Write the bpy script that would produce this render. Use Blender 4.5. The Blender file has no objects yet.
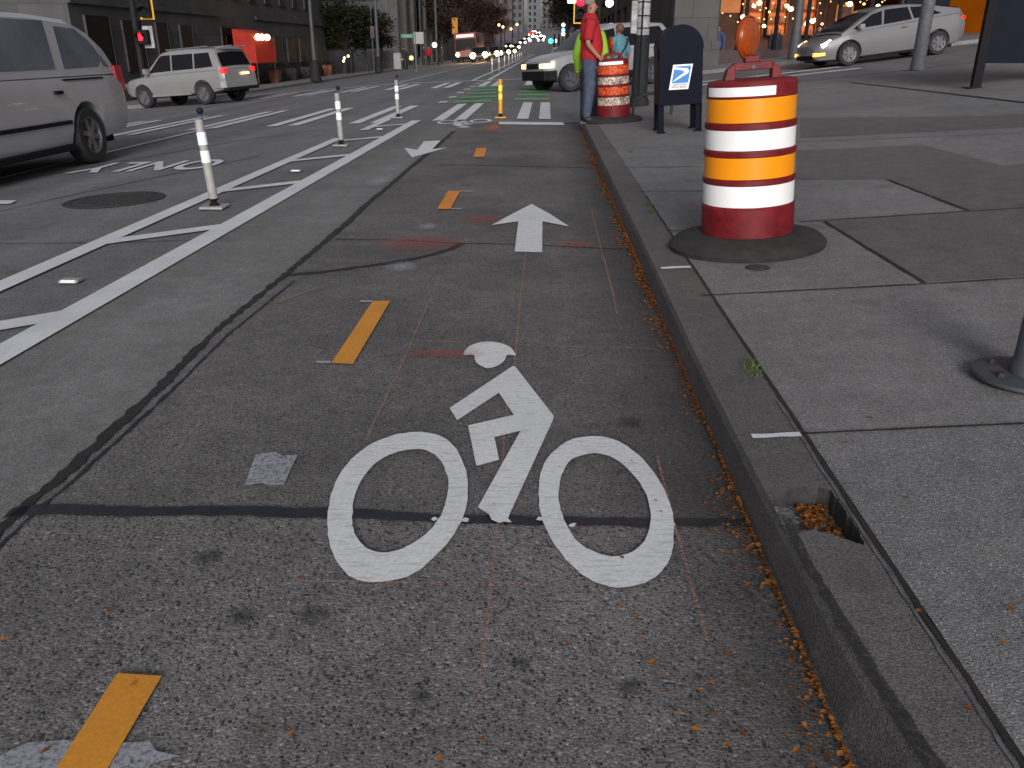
import bpy, bmesh, math, random
from mathutils import Vector, Matrix
from mathutils.geometry import tessellate_polygon
R = math.radians
rnd = random.Random(7)
sc = bpy.context.scene
col = sc.collection

# ------------------------------------------------------------------ camera
F, VX, VY, H = 828.0, 547.0, 47.0, 1.2
TH = math.atan((384 - VY) / F)
PS = math.atan((VX - 512) / F * math.cos(TH))
cam_d = bpy.data.cameras.new('camera'); cam = bpy.data.objects.new('camera', cam_d); col.objects.link(cam)
cam.location = (0, 0, H); cam.rotation_euler = (R(90) - TH, 0, PS)
cam_d.sensor_width = 36; cam_d.lens = F / 1024 * 36; cam_d.clip_start = .05; cam_d.clip_end = 3000
sc.camera = cam
sc.render.resolution_x, sc.render.resolution_y = 1024, 768
FWD = Vector((-math.sin(PS) * math.cos(TH), math.cos(PS) * math.cos(TH), -math.sin(TH)))
RGT = Vector((math.cos(PS), math.sin(PS), 0))
UP = RGT.cross(FWD)
CAM = Vector((0, 0, H))

# ------------------------------------------------------------------ terrain (a street on a hillside: the cross street climbs to the right)
KX = 0.58
BREAKS = (-6, -1, KX, 5)
def g(x, y=0):
    if x >= KX:
        z = .07 * (min(x, 5) - KX) + .11 * max(0, x - 5)
    elif x >= -1:
        z = 0
    else:
        z = -.036 * (-1 - max(x, -6)) - .075 * max(0, -6 - x)
    return z + .03 * max(0, y - 170)

def G(px, py, off=0.0, kind='road'):
    """point on the street surface seen at a spot of the photograph (used to measure where things stand)"""
    d = (FWD * F + RGT * (px - 512) + UP * (384 - py)).normalized()
    f = lambda t: (CAM + d * t).z - g((CAM + d * t).x, min((CAM + d * t).y, 170)) - off
    a, b = .3, .3
    while f(b) > 0 and b < 600: a = b; b = b * 1.04 + .02
    for _ in range(50):
        m = (a + b) / 2
        if f(m) > 0: a = m
        else: b = m
    p = CAM + d * b
    return Vector((p.x, p.y, g(p.x, min(p.y, 170)) + off))
def G2(px, py, off=0.0):
    p = G(px, py, off); return (p.x, p.y)
def X_at(px, y, z=0.6):
    """street-side position of something seen in column px at distance y"""
    k = (px - 512) / F
    cz = y * math.cos(PS) * math.cos(TH) + (H - z) * math.sin(TH)
    # x cosPS + y sinPS = k (cz - x sinPS cosTH)
    return (k * cz - y * math.sin(PS)) / (math.cos(PS) + k * math.sin(PS) * math.cos(TH))
def Z_at(x, y, py):
    """height of something seen in row py above the spot x, y"""
    m = (384 - py) / F
    # (p-c).UP = m (p-c).FWD
    a = Vector((x, y, 0))
    num = m * a.dot(FWD) - a.dot(UP)
    return H + num / (UP.z - m * FWD.z)

# ------------------------------------------------------------------ materials
def new_mat(name):
    m = bpy.data.materials.new(name); m.use_nodes = True
    nt = m.node_tree; b = nt.nodes['Principled BSDF']
    return m, nt, b
def N(nt, t, **kw):
    n = nt.nodes.new(t)
    for k, v in kw.items():
        if k in n.inputs: n.inputs[k].default_value = v
        else: setattr(n, k, v)
    return n
def ramp(nt, src, stops, interp='LINEAR'):
    r = nt.nodes.new('ShaderNodeValToRGB'); r.color_ramp.interpolation = interp
    e = r.color_ramp.elements
    while len(e) < len(stops): e.new(.5)
    for i, (p, c) in enumerate(stops):
        e[i].position = p; e[i].color = (*c, 1) if len(c) == 3 else c
    nt.links.new(src, r.inputs[0]); return r.outputs[0]
def grey(v): return (v, v, v)
def mix(nt, fac, a, b, mode='MIX'):
    m = nt.nodes.new('ShaderNodeMix'); m.data_type = 'RGBA'; m.blend_type = mode
    for i, v in ((0, fac), (6, a), (7, b)):
        if hasattr(v, 'is_output'): nt.links.new(v, m.inputs[i])
        elif isinstance(v, (int, float)): m.inputs[i].default_value = v
        else: m.inputs[i].default_value = (*v, 1)
    return m.outputs[2]
def noise(nt, vec, scale, detail=4, rough=.55):
    n = N(nt, 'ShaderNodeTexNoise', Scale=scale, Detail=detail, Roughness=rough)
    nt.links.new(vec, n.inputs['Vector']); return n.outputs['Fac']
def obj_co(nt): return nt.nodes.new('ShaderNodeTexCoord').outputs['Object']

def simple(name, c, rough=.6, metal=0, var=.15, scale=8, emit=None, es=0, bump=0, spec=.5, coat=0):
    m, nt, b = new_mat(name)
    co = obj_co(nt)
    n = noise(nt, co, scale, 5)
    lo = tuple(x * (1 - var) for x in c); hi = tuple(min(1, x * (1 + var)) for x in c)
    nt.links.new(ramp(nt, n, [(.3, lo), (.7, hi)]), b.inputs['Base Color'])
    b.inputs['Roughness'].default_value = rough; b.inputs['Metallic'].default_value = metal
    b.inputs['Specular IOR Level'].default_value = spec
    b.inputs['Coat Weight'].default_value = coat
    if emit:
        b.inputs['Emission Color'].default_value = (*emit, 1); b.inputs['Emission Strength'].default_value = es
    if bump:
        bp = N(nt, 'ShaderNodeBump', Strength=bump, Distance=.01); nt.links.new(noise(nt, co, scale * 6, 4), bp.inputs['Height'])
        nt.links.new(bp.outputs[0], b.inputs['Normal'])
    return m

def ground_mat(name, matrix, stones, cover, scale, big=(.8, 1.15), bump=.5, dirtx=None, glint=0, rough=.85, streak=False):
    m, nt, b = new_mat(name)
    co = obj_co(nt)
    v = N(nt, 'ShaderNodeTexVoronoi', Scale=scale, Randomness=1.0); nt.links.new(co, v.inputs['Vector'])
    v2 = N(nt, 'ShaderNodeTexVoronoi', Scale=scale * 2.3, Randomness=1.0); nt.links.new(co, v2.inputs['Vector'])
    sep = nt.nodes.new('ShaderNodeSeparateColor'); nt.links.new(v.outputs['Color'], sep.inputs[0])
    sep2 = nt.nodes.new('ShaderNodeSeparateColor'); nt.links.new(v2.outputs['Color'], sep2.inputs[0])
    lo, hi = stones
    scol = ramp(nt, sep.outputs[0], [(0, lo), (.55, tuple((a + c) / 2 for a, c in zip(lo, hi))), (.9, hi), (1, tuple(x * 1.5 for x in hi))])
    # a stone covers its cell's middle
    th = nt.nodes.new('ShaderNodeMath'); th.operation = 'MULTIPLY'; nt.links.new(sep.outputs[1], th.inputs[0]); th.inputs[1].default_value = cover
    sub = nt.nodes.new('ShaderNodeMath'); sub.operation = 'SUBTRACT'; nt.links.new(th.outputs[0], sub.inputs[0]); nt.links.new(v.outputs['Distance'], sub.inputs[1])
    msk = ramp(nt, sub.outputs[0], [(0, grey(0)), (.1, grey(1))])
    fine = mix(nt, 1, matrix, ramp(nt, sep2.outputs[0], [(0, grey(.55)), (.5, grey(1)), (1, grey(1.55))]), 'MULTIPLY')
    c = mix(nt, msk, fine, scol)
    bigf = ramp(nt, noise(nt, co, .9, 7, .62), [(.3, grey(big[0])), (.7, grey(big[1]))])
    c = mix(nt, 1, c, bigf, 'MULTIPLY')
    midf = ramp(nt, noise(nt, co, 9, 5, .7), [(.3, grey(.84)), (.7, grey(1.14))])
    c = mix(nt, 1, c, midf, 'MULTIPLY')
    blot = ramp(nt, noise(nt, co, 3.1, 3, .5), [(.62, grey(0)), (.74, grey(.38))])
    c = mix(nt, blot, c, tuple(x * .42 for x in matrix))
    if streak:   # tyre polish running along the street
        mp = N(nt, 'ShaderNodeMapping'); mp.inputs['Scale'].default_value = (1.3, .05, 1); nt.links.new(co, mp.inputs[0])
        c = mix(nt, 1, c, ramp(nt, noise(nt, mp.outputs[0], 1, 3), [(.35, grey(.82)), (.65, grey(1.12))]), 'MULTIPLY')
    if dirtx:
        sx = nt.nodes.new('ShaderNodeSeparateXYZ'); nt.links.new(co, sx.inputs[0])
        ad = nt.nodes.new('ShaderNodeMath'); ad.operation = 'MULTIPLY_ADD'; nt.links.new(noise(nt, co, 4, 4), ad.inputs[0]); ad.inputs[1].default_value = .22; nt.links.new(sx.outputs[0], ad.inputs[2])
        mr = N(nt, 'ShaderNodeMapRange'); nt.links.new(ad.outputs[0], mr.inputs[0])
        mr.inputs[1].default_value, mr.inputs[2].default_value = dirtx; mr.inputs[3].default_value = 0; mr.inputs[4].default_value = .6
        c = mix(nt, mr.outputs[0], c, (.028, .026, .025))
    if glint:
        c = mix(nt, ramp(nt, sep2.outputs[1], [(1 - glint, grey(0)), (1 - glint + .004, grey(1))]), c, (.6, .6, .6))
    nt.links.new(c, b.inputs['Base Color'])
    b.inputs['Roughness'].default_value = rough; b.inputs['Specular IOR Level'].default_value = .3
    bp = N(nt, 'ShaderNodeBump', Strength=bump, Distance=.003)
    nt.links.new(sub.outputs[0], bp.inputs['Height']); nt.links.new(bp.outputs[0], b.inputs['Normal'])
    return m

def paint(name, c, wear=.35, scale=30, rough=.6, dash=False, hole=None):
    """road paint: worn through to the ground in specks (alpha) and dirty in places"""
    m, nt, b = new_mat(name)
    co = obj_co(nt)
    n1 = noise(nt, co, scale * 3.2, 5, .7); n2 = noise(nt, co, 2.5, 6, .6)
    cc = mix(nt, ramp(nt, n2, [(.35, grey(0)), (.75, grey(wear))]), c, tuple(x * .5 for x in c))
    cc = mix(nt, 1, cc, ramp(nt, n1, [(.3, grey(.8)), (.62, grey(1.05))]), 'MULTIPLY')
    if dash:   # faint tread prints pressed across the thermoplastic
        mp = N(nt, 'ShaderNodeMapping'); mp.inputs['Scale'].default_value = (16, 85, 1); mp.inputs['Rotation'].default_value = (0, 0, .12); nt.links.new(co, mp.inputs[0])
        d = noise(nt, mp.outputs[0], 1, 2, .5)
        cc = mix(nt, ramp(nt, d, [(.54, grey(0)), (.64, grey(.5))]), cc, tuple(x * .55 for x in c))
    nt.links.new(cc, b.inputs['Base Color'])
    b.inputs['Roughness'].default_value = rough
    if hole is not None:
        a = ramp(nt, noise(nt, co, scale * 2, 6, .75), [(hole, grey(0)), (hole + .06, grey(1))])
        nt.links.new(a, b.inputs['Alpha'])
    bp = N(nt, 'ShaderNodeBump', Strength=.4, Distance=.002); nt.links.new(n1, bp.inputs['Height']); nt.links.new(bp.outputs[0], b.inputs['Normal'])
    return m
def spray(name, c, amt=.8):
    """soft-edged spray paint or chalk smudge"""
    m, nt, b = new_mat(name)
    tc = nt.nodes.new('ShaderNodeTexCoord')
    mp = N(nt, 'ShaderNodeMapping'); mp.inputs['Location'].default_value = (-.5, -.5, 0); nt.links.new(tc.outputs['Generated'], mp.inputs[0])
    vm = nt.nodes.new('ShaderNodeVectorMath'); vm.operation = 'LENGTH'
    sx = nt.nodes.new('ShaderNodeSeparateXYZ'); nt.links.new(mp.outputs[0], sx.inputs[0])
    cb = nt.nodes.new('ShaderNodeCombineXYZ'); nt.links.new(sx.outputs[0], cb.inputs[0]); nt.links.new(sx.outputs[1], cb.inputs[1])
    nt.links.new(cb.outputs[0], vm.inputs[0])
    fall = ramp(nt, vm.outputs['Value'], [(.12, grey(1)), (.5, grey(0))])
    nn = ramp(nt, noise(nt, tc.outputs['Object'], 60, 6, .75), [(.35, grey(0)), (.6, grey(1))])
    a = mix(nt, 1, fall, nn, 'MULTIPLY'); a = mix(nt, 1, a, grey(amt), 'MULTIPLY')
    nt.links.new(a, b.inputs['Alpha']); b.inputs['Base Color'].default_value = (*c, 1); b.inputs['Roughness'].default_value = .8
    return m
def chalk(name, c, lo=.42):
    m, nt, b = new_mat(name)
    co = obj_co(nt)
    a = ramp(nt, noise(nt, co, 90, 5, .7), [(lo, grey(0)), (lo + .25, grey(.75))])
    nt.links.new(a, b.inputs['Alpha']); b.inputs['Base Color'].default_value = (*c, 1); b.inputs['Roughness'].default_value = .9
    return m

M = {}
M['lane'] = ground_mat('lane_concrete', (.18, .175, .172), ((.030, .029, .029), (.24, .235, .23)), .86, 138, big=(.66, 1.22), dirtx=(.30, .62))
M['lane_far'] = ground_mat('worn_lane_concrete', (.145, .142, .141), ((.035, .034, .034), (.19, .185, .18)), .8, 150, big=(.66, 1.22), dirtx=(.25, .60))
M['strip'] = ground_mat('gutter_lane_concrete', (.175, .174, .173), ((.11, .11, .11), (.22, .22, .22)), .45, 120, big=(.82, 1.12), bump=.2, streak=True)
M['road'] = ground_mat('street_concrete', (.162, .161, .168), ((.10, .10, .105), (.22, .22, .23)), .4, 90, big=(.85, 1.12), bump=.2, streak=True)
M['walk'] = ground_mat('sidewalk_concrete', (.19, .189, .19), ((.08, .08, .08), (.25, .248, .245)), .6, 170, big=(.82, 1.15), glint=.012, bump=.4)
M['walk_dark'] = ground_mat('sidewalk_patch', (.135, .131, .13), ((.06, .055, .055), (.16, .155, .15)), .6, 150, big=(.85, 1.1), bump=.3)
M['kerb'] = ground_mat('kerb_concrete', (.125, .12, .118), ((.05, .05, .05), (.17, .165, .16)), .5, 160, big=(.75, 1.15), bump=.3)
M['broken'] = ground_mat('broken_concrete', (.21, .21, .215), ((.1, .1, .1), (.3, .3, .3)), .8, 110, big=(.7, 1.3), bump=.8)
M['tar'] = simple('tar_sealant', (.016, .018, .026), .34, var=.4, scale=25, bump=.5)
M['oldtar'] = simple('worn_tar', (.019, .0185, .019), .7, var=.4, scale=25, bump=.6)
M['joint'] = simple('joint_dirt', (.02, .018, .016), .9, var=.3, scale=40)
M['edge_steel'] = simple('kerb_edge_steel', (.16, .17, .19), .5, metal=.4, var=.45, scale=20)
M['white'] = paint('white_thermoplastic', (.76, .78, .80), dash=True, wear=.25)
M['white_far'] = paint('white_lane_paint', (.74, .76, .80), wear=.4, hole=.27)
M['white_old'] = paint('old_white_paint', (.45, .46, .48), wear=.6, hole=.42)
M['yellow'] = paint('yellow_lane_paint', (.74, .31, .03), wear=.35, hole=.22)
M['orange_dash'] = paint('orange_lane_paint', (.80, .27, .02), wear=.4, hole=.22)
M['green_paint'] = paint('green_lane_paint', (.12, .42, .14), wear=.5, hole=.36)
M['spray_white'] = spray('white_spray', (.42, .45, .5), .75)
M['scuff'] = chalk('white_scuff', (.42, .44, .49), lo=.30)
M['dark_band'] = chalk('dark_kerb_band', (.022, .021, .021), .30)
M['spray_pink'] = spray('pink_smudge', (.42, .09, .07), .55)
M['spray_orange'] = spray('orange_smudge', (.7, .2, .06), .8)
M['spray_dark'] = spray('dark_smudge', (.02, .02, .02), .7)
M['chalk'] = chalk('pink_chalk', (.56, .25, .20), .42)
M['chalk_faint'] = chalk('faint_chalk', (.5, .26, .21), .42)
M['iron'] = simple('cast_iron', (.05, .05, .052), .6, metal=.3, var=.4, scale=60, bump=.6)
M['drum'] = simple('drum_plastic', (.16, .008, .012), .5, var=.35, scale=14, bump=.15, spec=.4)
M['rubber'] = simple('black_rubber', (.028, .026, .026), .85, var=.35, scale=14, bump=.3)
M['refl_white'] = simple('white_sheeting', (1.0, 1.0, 1.0), .35, var=.0, scale=9, spec=.6)
M['refl_orange'] = simple('orange_sheeting', (1.0, .36, .004), .35, var=.06, scale=5, spec=.6)
M['refl_blue'] = simple('bluish_sheeting', (.9, .97, 1.0), .3, var=.0, scale=9, spec=.6)
M['lens_amber'] = simple('amber_lens', (.36, .06, .005), .25, var=.15, scale=30, coat=.3)
M['post_white'] = simple('post_plastic', (.33, .325, .31), .5, var=.2, scale=12)
M['post_yellow'] = simple('yellow_post_plastic', (.72, .36, .01), .45, var=.2, scale=12)
M['refl_yellow'] = simple('yellow_sheeting', (1.0, .85, .08), .35, var=.05)
M['black'] = simple('black_plastic', (.012, .012, .014), .6, var=.3, spec=.2)
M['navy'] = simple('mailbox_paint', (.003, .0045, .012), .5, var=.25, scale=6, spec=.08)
M['steel'] = simple('galvanised_steel', (.11, .117, .128), .65, metal=.0, var=.25, scale=10, bump=.1)
M['steel_dark'] = simple('painted_pole', (.075, .082, .10), .5, metal=.2, var=.2, scale=10, bump=.15)
M['polegrey'] = simple('pole_grey_paint', (.07, .073, .08), .6, var=.2, scale=5)
M['postered'] = simple('postered_pole', (.33, .33, .34), .8, var=.35, scale=9, bump=.3)
M['silver'] = simple('silver_car_paint', (.29, .29, .295), .3, metal=.25, var=.04, scale=2, coat=.5)
M['van'] = simple('van_paint', (.46, .465, .49), .35, metal=.2, var=.05, scale=2, coat=.4)
M['whitecar'] = simple('white_car_paint', (.28, .285, .295), .3, metal=.1, var=.03, scale=2, coat=.5)
M['darkcar'] = simple('dark_car_paint', (.03, .03, .035), .3, metal=.2, var=.05, coat=.5)
M['glass'] = simple('car_glass', (.008, .008, .011), .12, var=.1, spec=.3)
M['glass_van'] = simple('van_glass', (.13, .14, .17), .14, var=.35, scale=1.3, spec=.6)  # grey-blue reflection put into the glass colour
M['tyre'] = simple('tyre_rubber', (.02, .02, .021), .8, var=.2, scale=20)
M['rim'] = simple('alloy_rim', (.2, .2, .215), .4, metal=.6, var=.15)
M['trim'] = simple('black_trim', (.010, .010, .012), .7, var=.2, spec=.15)
def lamp(name, c, s): return simple(name, c, .4, var=0, emit=c, es=s)
M['tail_lit'] = lamp('lit_tail_lamp', (1, .012, .012), 1.1)
M['tail'] = simple('tail_lens', (.42, .02, .035), .25, var=.1, coat=.4)
M['head_lit'] = lamp('lit_headlamp', (1, .86, .62), 4)
M['head_warm'] = lamp('lit_warm_lamp', (1, .62, .22), 2.5)
M['head_far'] = lamp('lit_far_headlamp', (1, .66, .30), 9)
M['head_farw'] = lamp('lit_far_white_lamp', (1, .88, .8), 4)
M['amber_lit'] = lamp('lit_amber_lamp', (1, .55, .06), 1.8)
M['bulb'] = lamp('lit_bulb', (1, .75, .4), 5)
M['bulb_warm'] = lamp('lit_warm_bulb', (1, .5, .15), 2.2)
M['red_sig'] = lamp('lit_red_signal', (1, .01, .03), 1.6)
M['green_sig'] = lamp('lit_green_signal', (.05, .9, .55), 1.6)
M['white_sig'] = lamp('lit_white_signal', (.9, .9, 1), 1.8)
M['blue_sig'] = lamp('lit_blue_sign', (.2, .45, 1), 1.5)
M['yellow_frame'] = simple('signal_yellow', (.8, .45, .02), .5)
M['skin'] = simple('skin', (.34, .16, .11), .5, var=.08, scale=20)
M['red_shirt'] = simple('red_shirt', (.36, .008, .014), .8, var=.15, scale=14, bump=.3)
M['jeans'] = simple('jeans', (.055, .075, .12), .85, var=.3, scale=12, bump=.3)
M['hair_grey'] = simple('grey_hair', (.22, .17, .15), .8, var=.25, scale=40)
M['hair_brown'] = simple('brown_hair', (.16, .08, .045), .7, var=.3, scale=40)
M['hair_dark'] = simple('dark_hair', (.02, .015, .012), .6, var=.3, scale=40)
M['turq'] = simple('turquoise_shirt', (.12, .30, .38), .8, var=.15, scale=14)
M['lime'] = simple('lime_jacket', (.26, .48, .03), .8, var=.15, scale=14)
M['dark_cloth'] = simple('dark_cloth', (.02, .02, .026), .85, var=.25, scale=14)
M['blue_cloth'] = simple('blue_cloth', (.03, .06, .16), .85, var=.25, scale=14)
M['shoe'] = simple('shoe_leather', (.02, .02, .022), .5)
M['shoe_white'] = simple('shoe_sole', (.12, .12, .125), .6)
def masonry(name, c, bw=.9, bh=.45, var=.12):
    m, nt, b = new_mat(name)
    co = obj_co(nt)
    sx = nt.nodes.new('ShaderNodeSeparateXYZ'); nt.links.new(co, sx.inputs[0])
    ad = nt.nodes.new('ShaderNodeMath'); nt.links.new(sx.outputs[0], ad.inputs[0]); nt.links.new(sx.outputs[1], ad.inputs[1])
    cb = nt.nodes.new('ShaderNodeCombineXYZ'); nt.links.new(ad.outputs[0], cb.inputs[0]); nt.links.new(sx.outputs[2], cb.inputs[1])
    br = N(nt, 'ShaderNodeTexBrick'); nt.links.new(cb.outputs[0], br.inputs['Vector'])
    br.inputs['Scale'].default_value = 1; br.inputs['Brick Width'].default_value = bw; br.inputs['Row Height'].default_value = bh
    br.inputs['Mortar Size'].default_value = .012
    br.inputs['Color1'].default_value = (*[x * (1 + var) for x in c], 1); br.inputs['Color2'].default_value = (*[x * (1 - var) for x in c], 1)
    br.inputs['Mortar'].default_value = (*[x * .5 for x in c], 1)
    cc = mix(nt, 1, br.outputs['Color'], ramp(nt, noise(nt, co, .7, 6), [(.3, grey(.75)), (.7, grey(1.2))]), 'MULTIPLY')
    nt.links.new(cc, b.inputs['Base Color']); b.inputs['Roughness'].default_value = .85
    return m
M['stone_dark'] = masonry('dark_grey_stone', (.07, .069, .072), 1.8, .9)
M['stone'] = masonry('column_stone', (.085, .083, .08), 1.2, 1.1)
M['stone_brown'] = masonry('brown_stone', (.05, .042, .042), 1.1, .6)
M['brick_red'] = masonry('red_brick', (.075, .024, .022), .3, .1)
M['concrete_b'] = masonry('building_concrete', (.10, .10, .105), 3, 1.5)
M['pale'] = masonry('pale_building', (.13, .135, .15), 3, 1.2)
M['pinkb'] = masonry('pinkish_building', (.10, .072, .078), 1.5, .7)
M['dark_glass'] = simple('dark_window_glass', (.008, .008, .01), .2, var=.2, spec=.25)
M['dark_glass_matt'] = simple('dull_window_glass', (.006, .006, .007), .5, var=.2, spec=.2)
M['bulkhead'] = simple('maroon_bulkhead', (.04, .014, .018), .6, var=.25)
M['orange_wall'] = simple('orange_painted_wall', (.15, .036, .001), .9, var=.1, scale=2, spec=0)
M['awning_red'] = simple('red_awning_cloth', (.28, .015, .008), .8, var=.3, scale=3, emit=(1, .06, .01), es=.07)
M['planter'] = simple('terracotta', (.22, .08, .04), .8)
M['bark'] = simple('bark', (.05, .04, .032), .9, var=.4, scale=20, bump=.8)
def leafmat(name, lo, hi):
    m, nt, b = new_mat(name)
    gi = nt.nodes.new('ShaderNodeNewGeometry')
    nt.links.new(ramp(nt, gi.outputs['Random Per Island'], [(0, lo), (1, hi)]), b.inputs['Base Color'])
    b.inputs['Roughness'].default_value = .6; b.inputs['Specular IOR Level'].default_value = .25
    return m
M['foliage'] = leafmat('green_foliage', (.008, .013, .006), (.034, .040, .012))
M['foliage_dark'] = leafmat('dark_foliage', (.006, .007, .005), (.018, .016, .010))
M['foliage_autumn'] = leafmat('autumn_foliage', (.014, .008, .006), (.055, .021, .010))
M['leaf'] = leafmat('fallen_leaf', (.09, .030, .010), (.42, .15, .025))

# ------------------------------------------------------------------ mesh helpers
def tag(o, label=None, cat=None, group=None, kind=None):
    if label: o['label'] = label
    if cat: o['category'] = cat
    if group: o['group'] = group
    if kind: o['kind'] = kind
    return o
def empty(name, loc=(0, 0, 0), label=None, cat=None, group=None, parent=None):
    o = bpy.data.objects.new(name, None); col.objects.link(o); o.location = loc; o.empty_display_size = .1
    if parent: o.parent = parent
    return tag(o, label, cat, group)
class MB:
    def __init__(s): s.v = []; s.f = []
    def add(s, vs, fs):
        n = len(s.v); s.v += [tuple(v) for v in vs]; s.f += [tuple(i + n for i in f) for f in fs]; return s
    def box(s, x0, x1, y0, y1, z0, z1, T=None):
        vs = [(x, y, z) for z in (z0, z1) for x, y in ((x0, y0), (x1, y0), (x1, y1), (x0, y1))]
        if T: vs = [T @ Vector(v) for v in vs]
        return s.add(vs, [(3, 2, 1, 0), (4, 5, 6, 7), (0, 1, 5, 4), (1, 2, 6, 5), (2, 3, 7, 6), (3, 0, 4, 7)])
    def tube(s, p0, p1, r0, r1=None, n=12, caps=True):
        r1 = r0 if r1 is None else r1
        p0, p1 = Vector(p0), Vector(p1); d = (p1 - p0).normalized()
        a = d.orthogonal().normalized(); b = d.cross(a)
        vs = []
        for p, r in ((p0, r0), (p1, r1)):
            for i in range(n):
                t = 2 * math.pi * i / n; vs.append(p + (a * math.cos(t) + b * math.sin(t)) * r)
        fs = [(i, (i + 1) % n, n + (i + 1) % n, n + i) for i in range(n)]
        if caps: fs += [tuple(reversed(range(n))), tuple(range(n, 2 * n))]
        return s.add(vs, fs)
    def path(s, pts, r, n=8):
        for a, b in zip(pts, pts[1:]): s.tube(a, b, r, r, n)
        return s
    def lathe(s, prof, n=32, T=None, a0=0, a1=2 * math.pi):
        full = abs(a1 - a0 - 2 * math.pi) < 1e-6
        m = n if full else n + 1
        vs = []
        for r, z in prof:
            for i in range(m):
                t = a0 + (a1 - a0) * i / n; vs.append(Vector((r * math.cos(t), r * math.sin(t), z)))
        if T: vs = [T @ v for v in vs]
        fs = []
        for k in range(len(prof) - 1):
            for i in range(n):
                j = (i + 1) % m if full else i + 1
                fs.append((k * m + i, k * m + j, (k + 1) * m + j, (k + 1) * m + i))
        return s.add(vs, fs)
    def sphere(s, c, r, n=12, sq=(1, 1, 1)):
        prof = [(max(r * math.sin(math.pi * k / n), 1e-4), -r * math.cos(math.pi * k / n)) for k in range(n + 1)]
        T = Matrix.Translation(c) @ Matrix.Diagonal((*sq, 1))
        return s.lathe(prof, n + 4, T)
    def prism(s, pts, axis, a, b):
        """2-D outline extruded along an axis; pts (u,v) -> axis x:(.,u,v) y:(u,.,v) z:(u,v,.)"""
        def mk(u, v, w): return {'x': (w, u, v), 'y': (u, w, v), 'z': (u, v, w)}[axis]
        n = len(pts)
        vs = [mk(u, v, a) for u, v in pts] + [mk(u, v, b) for u, v in pts]
        fs = [tuple(range(n)), tuple(reversed(range(n, 2 * n)))] + [((i + 1) % n, i, n + i, n + (i + 1) % n) for i in range(n)]
        return s.add(vs, fs)
    def build(s, name, mat, parent=None, smooth=None, bevel=0, fix=True):
        me = bpy.data.meshes.new(name); me.from_pydata(s.v, [], s.f)
        if fix and len(s.v) < 60000:
            bm = bmesh.new(); bm.from_mesh(me)
            if smooth: bmesh.ops.remove_doubles(bm, verts=bm.verts, dist=1e-5)
            bmesh.ops.recalc_face_normals(bm, faces=bm.faces); bm.to_mesh(me); bm.free()
        me.materials.append(M[mat] if isinstance(mat, str) else mat)
        if smooth:
            me.shade_smooth(); me.set_sharp_from_angle(angle=R(smooth))
        o = bpy.data.objects.new(name, me); col.objects.link(o)
        if parent: o.parent = parent
        if bevel:
            b = o.modifiers.new('bevel', 'BEVEL'); b.width = bevel; b.segments = 2; b.limit_method = 'ANGLE'; b.angle_limit = R(40)
        return o

def smooth_loop(pts, k=4, closed=True):
    out = []; n = len(pts)
    for i in range(n if closed else n - 1):
        if closed: p0, p1, p2, p3 = (Vector(pts[(i + j) % n]) for j in (-1, 0, 1, 2))
        else: p0, p1, p2, p3 = (Vector(pts[min(max(i + j, 0), n - 1)]) for j in (-1, 0, 1, 2))
        for q in range(k):
            t = q / k
            out.append(tuple(.5 * ((2 * p1) + (p2 - p0) * t + (2 * p0 - 5 * p1 + 4 * p2 - p3) * t * t + (3 * p1 - p0 - 3 * p2 + p3) * t ** 3)))
    if not closed: out.append(tuple(pts[-1]))
    return out

def flat_bm(polys, lift, extra=0.0, breaks=BREAKS):
    """sheet on the street surface from lists of loops [[outer, hole...], ...] in metres"""
    bm = bmesh.new()
    for loops in polys:
        if len(loops) == 1 and len(loops[0]) <= 4:
            bm.faces.new([bm.verts.new((x, y, 0)) for x, y in loops[0]])
        elif len(loops) == 1:
            vs = [bm.verts.new((x, y, 0)) for x, y in loops[0]]
            for t in tessellate_polygon([[Vector((x, y, 0)) for x, y in loops[0]]]): bm.faces.new([vs[i] for i in t])
        else:
            es = []
            for lp in loops:
                vs = [bm.verts.new((x, y, 0)) for x, y in lp]
                es += [bm.edges.new((vs[i], vs[(i + 1) % len(vs)])) for i in range(len(vs))]
            bmesh.ops.triangle_fill(bm, use_beauty=True, use_dissolve=False, edges=es, normal=(0, 0, 1))
    bmesh.ops.triangulate(bm, faces=[f for f in bm.faces if len(f.verts) > 4])
    for b in breaks:
        bmesh.ops.bisect_plane(bm, geom=bm.verts[:] + bm.edges[:] + bm.faces[:], plane_co=(b, 0, 0), plane_no=(1, 0, 0))
    bmesh.ops.bisect_plane(bm, geom=bm.verts[:] + bm.edges[:] + bm.faces[:], plane_co=(0, 170, 0), plane_no=(0, 1, 0))
    for v in bm.verts: v.co.z = g(v.co.x, v.co.y) + lift
    for f in bm.faces:
        f.normal_update()
        if f.normal.z < 0: f.normal_flip()
    return bm
def flat(name, polys, lift, mat, label=None, cat=None, group=None, kind=None, parent=None):
    bm = flat_bm(polys, lift)
    me = bpy.data.meshes.new(name); bm.to_mesh(me); bm.free()
    me.materials.append(M[mat])
    o = bpy.data.objects.new(name, me); col.objects.link(o)
    if parent: o.parent = parent
    return tag(o, label, cat, group, kind)
def pxpoly(pts, off=0.012): return [G2(x, y, off) for x, y in pts]
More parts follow.
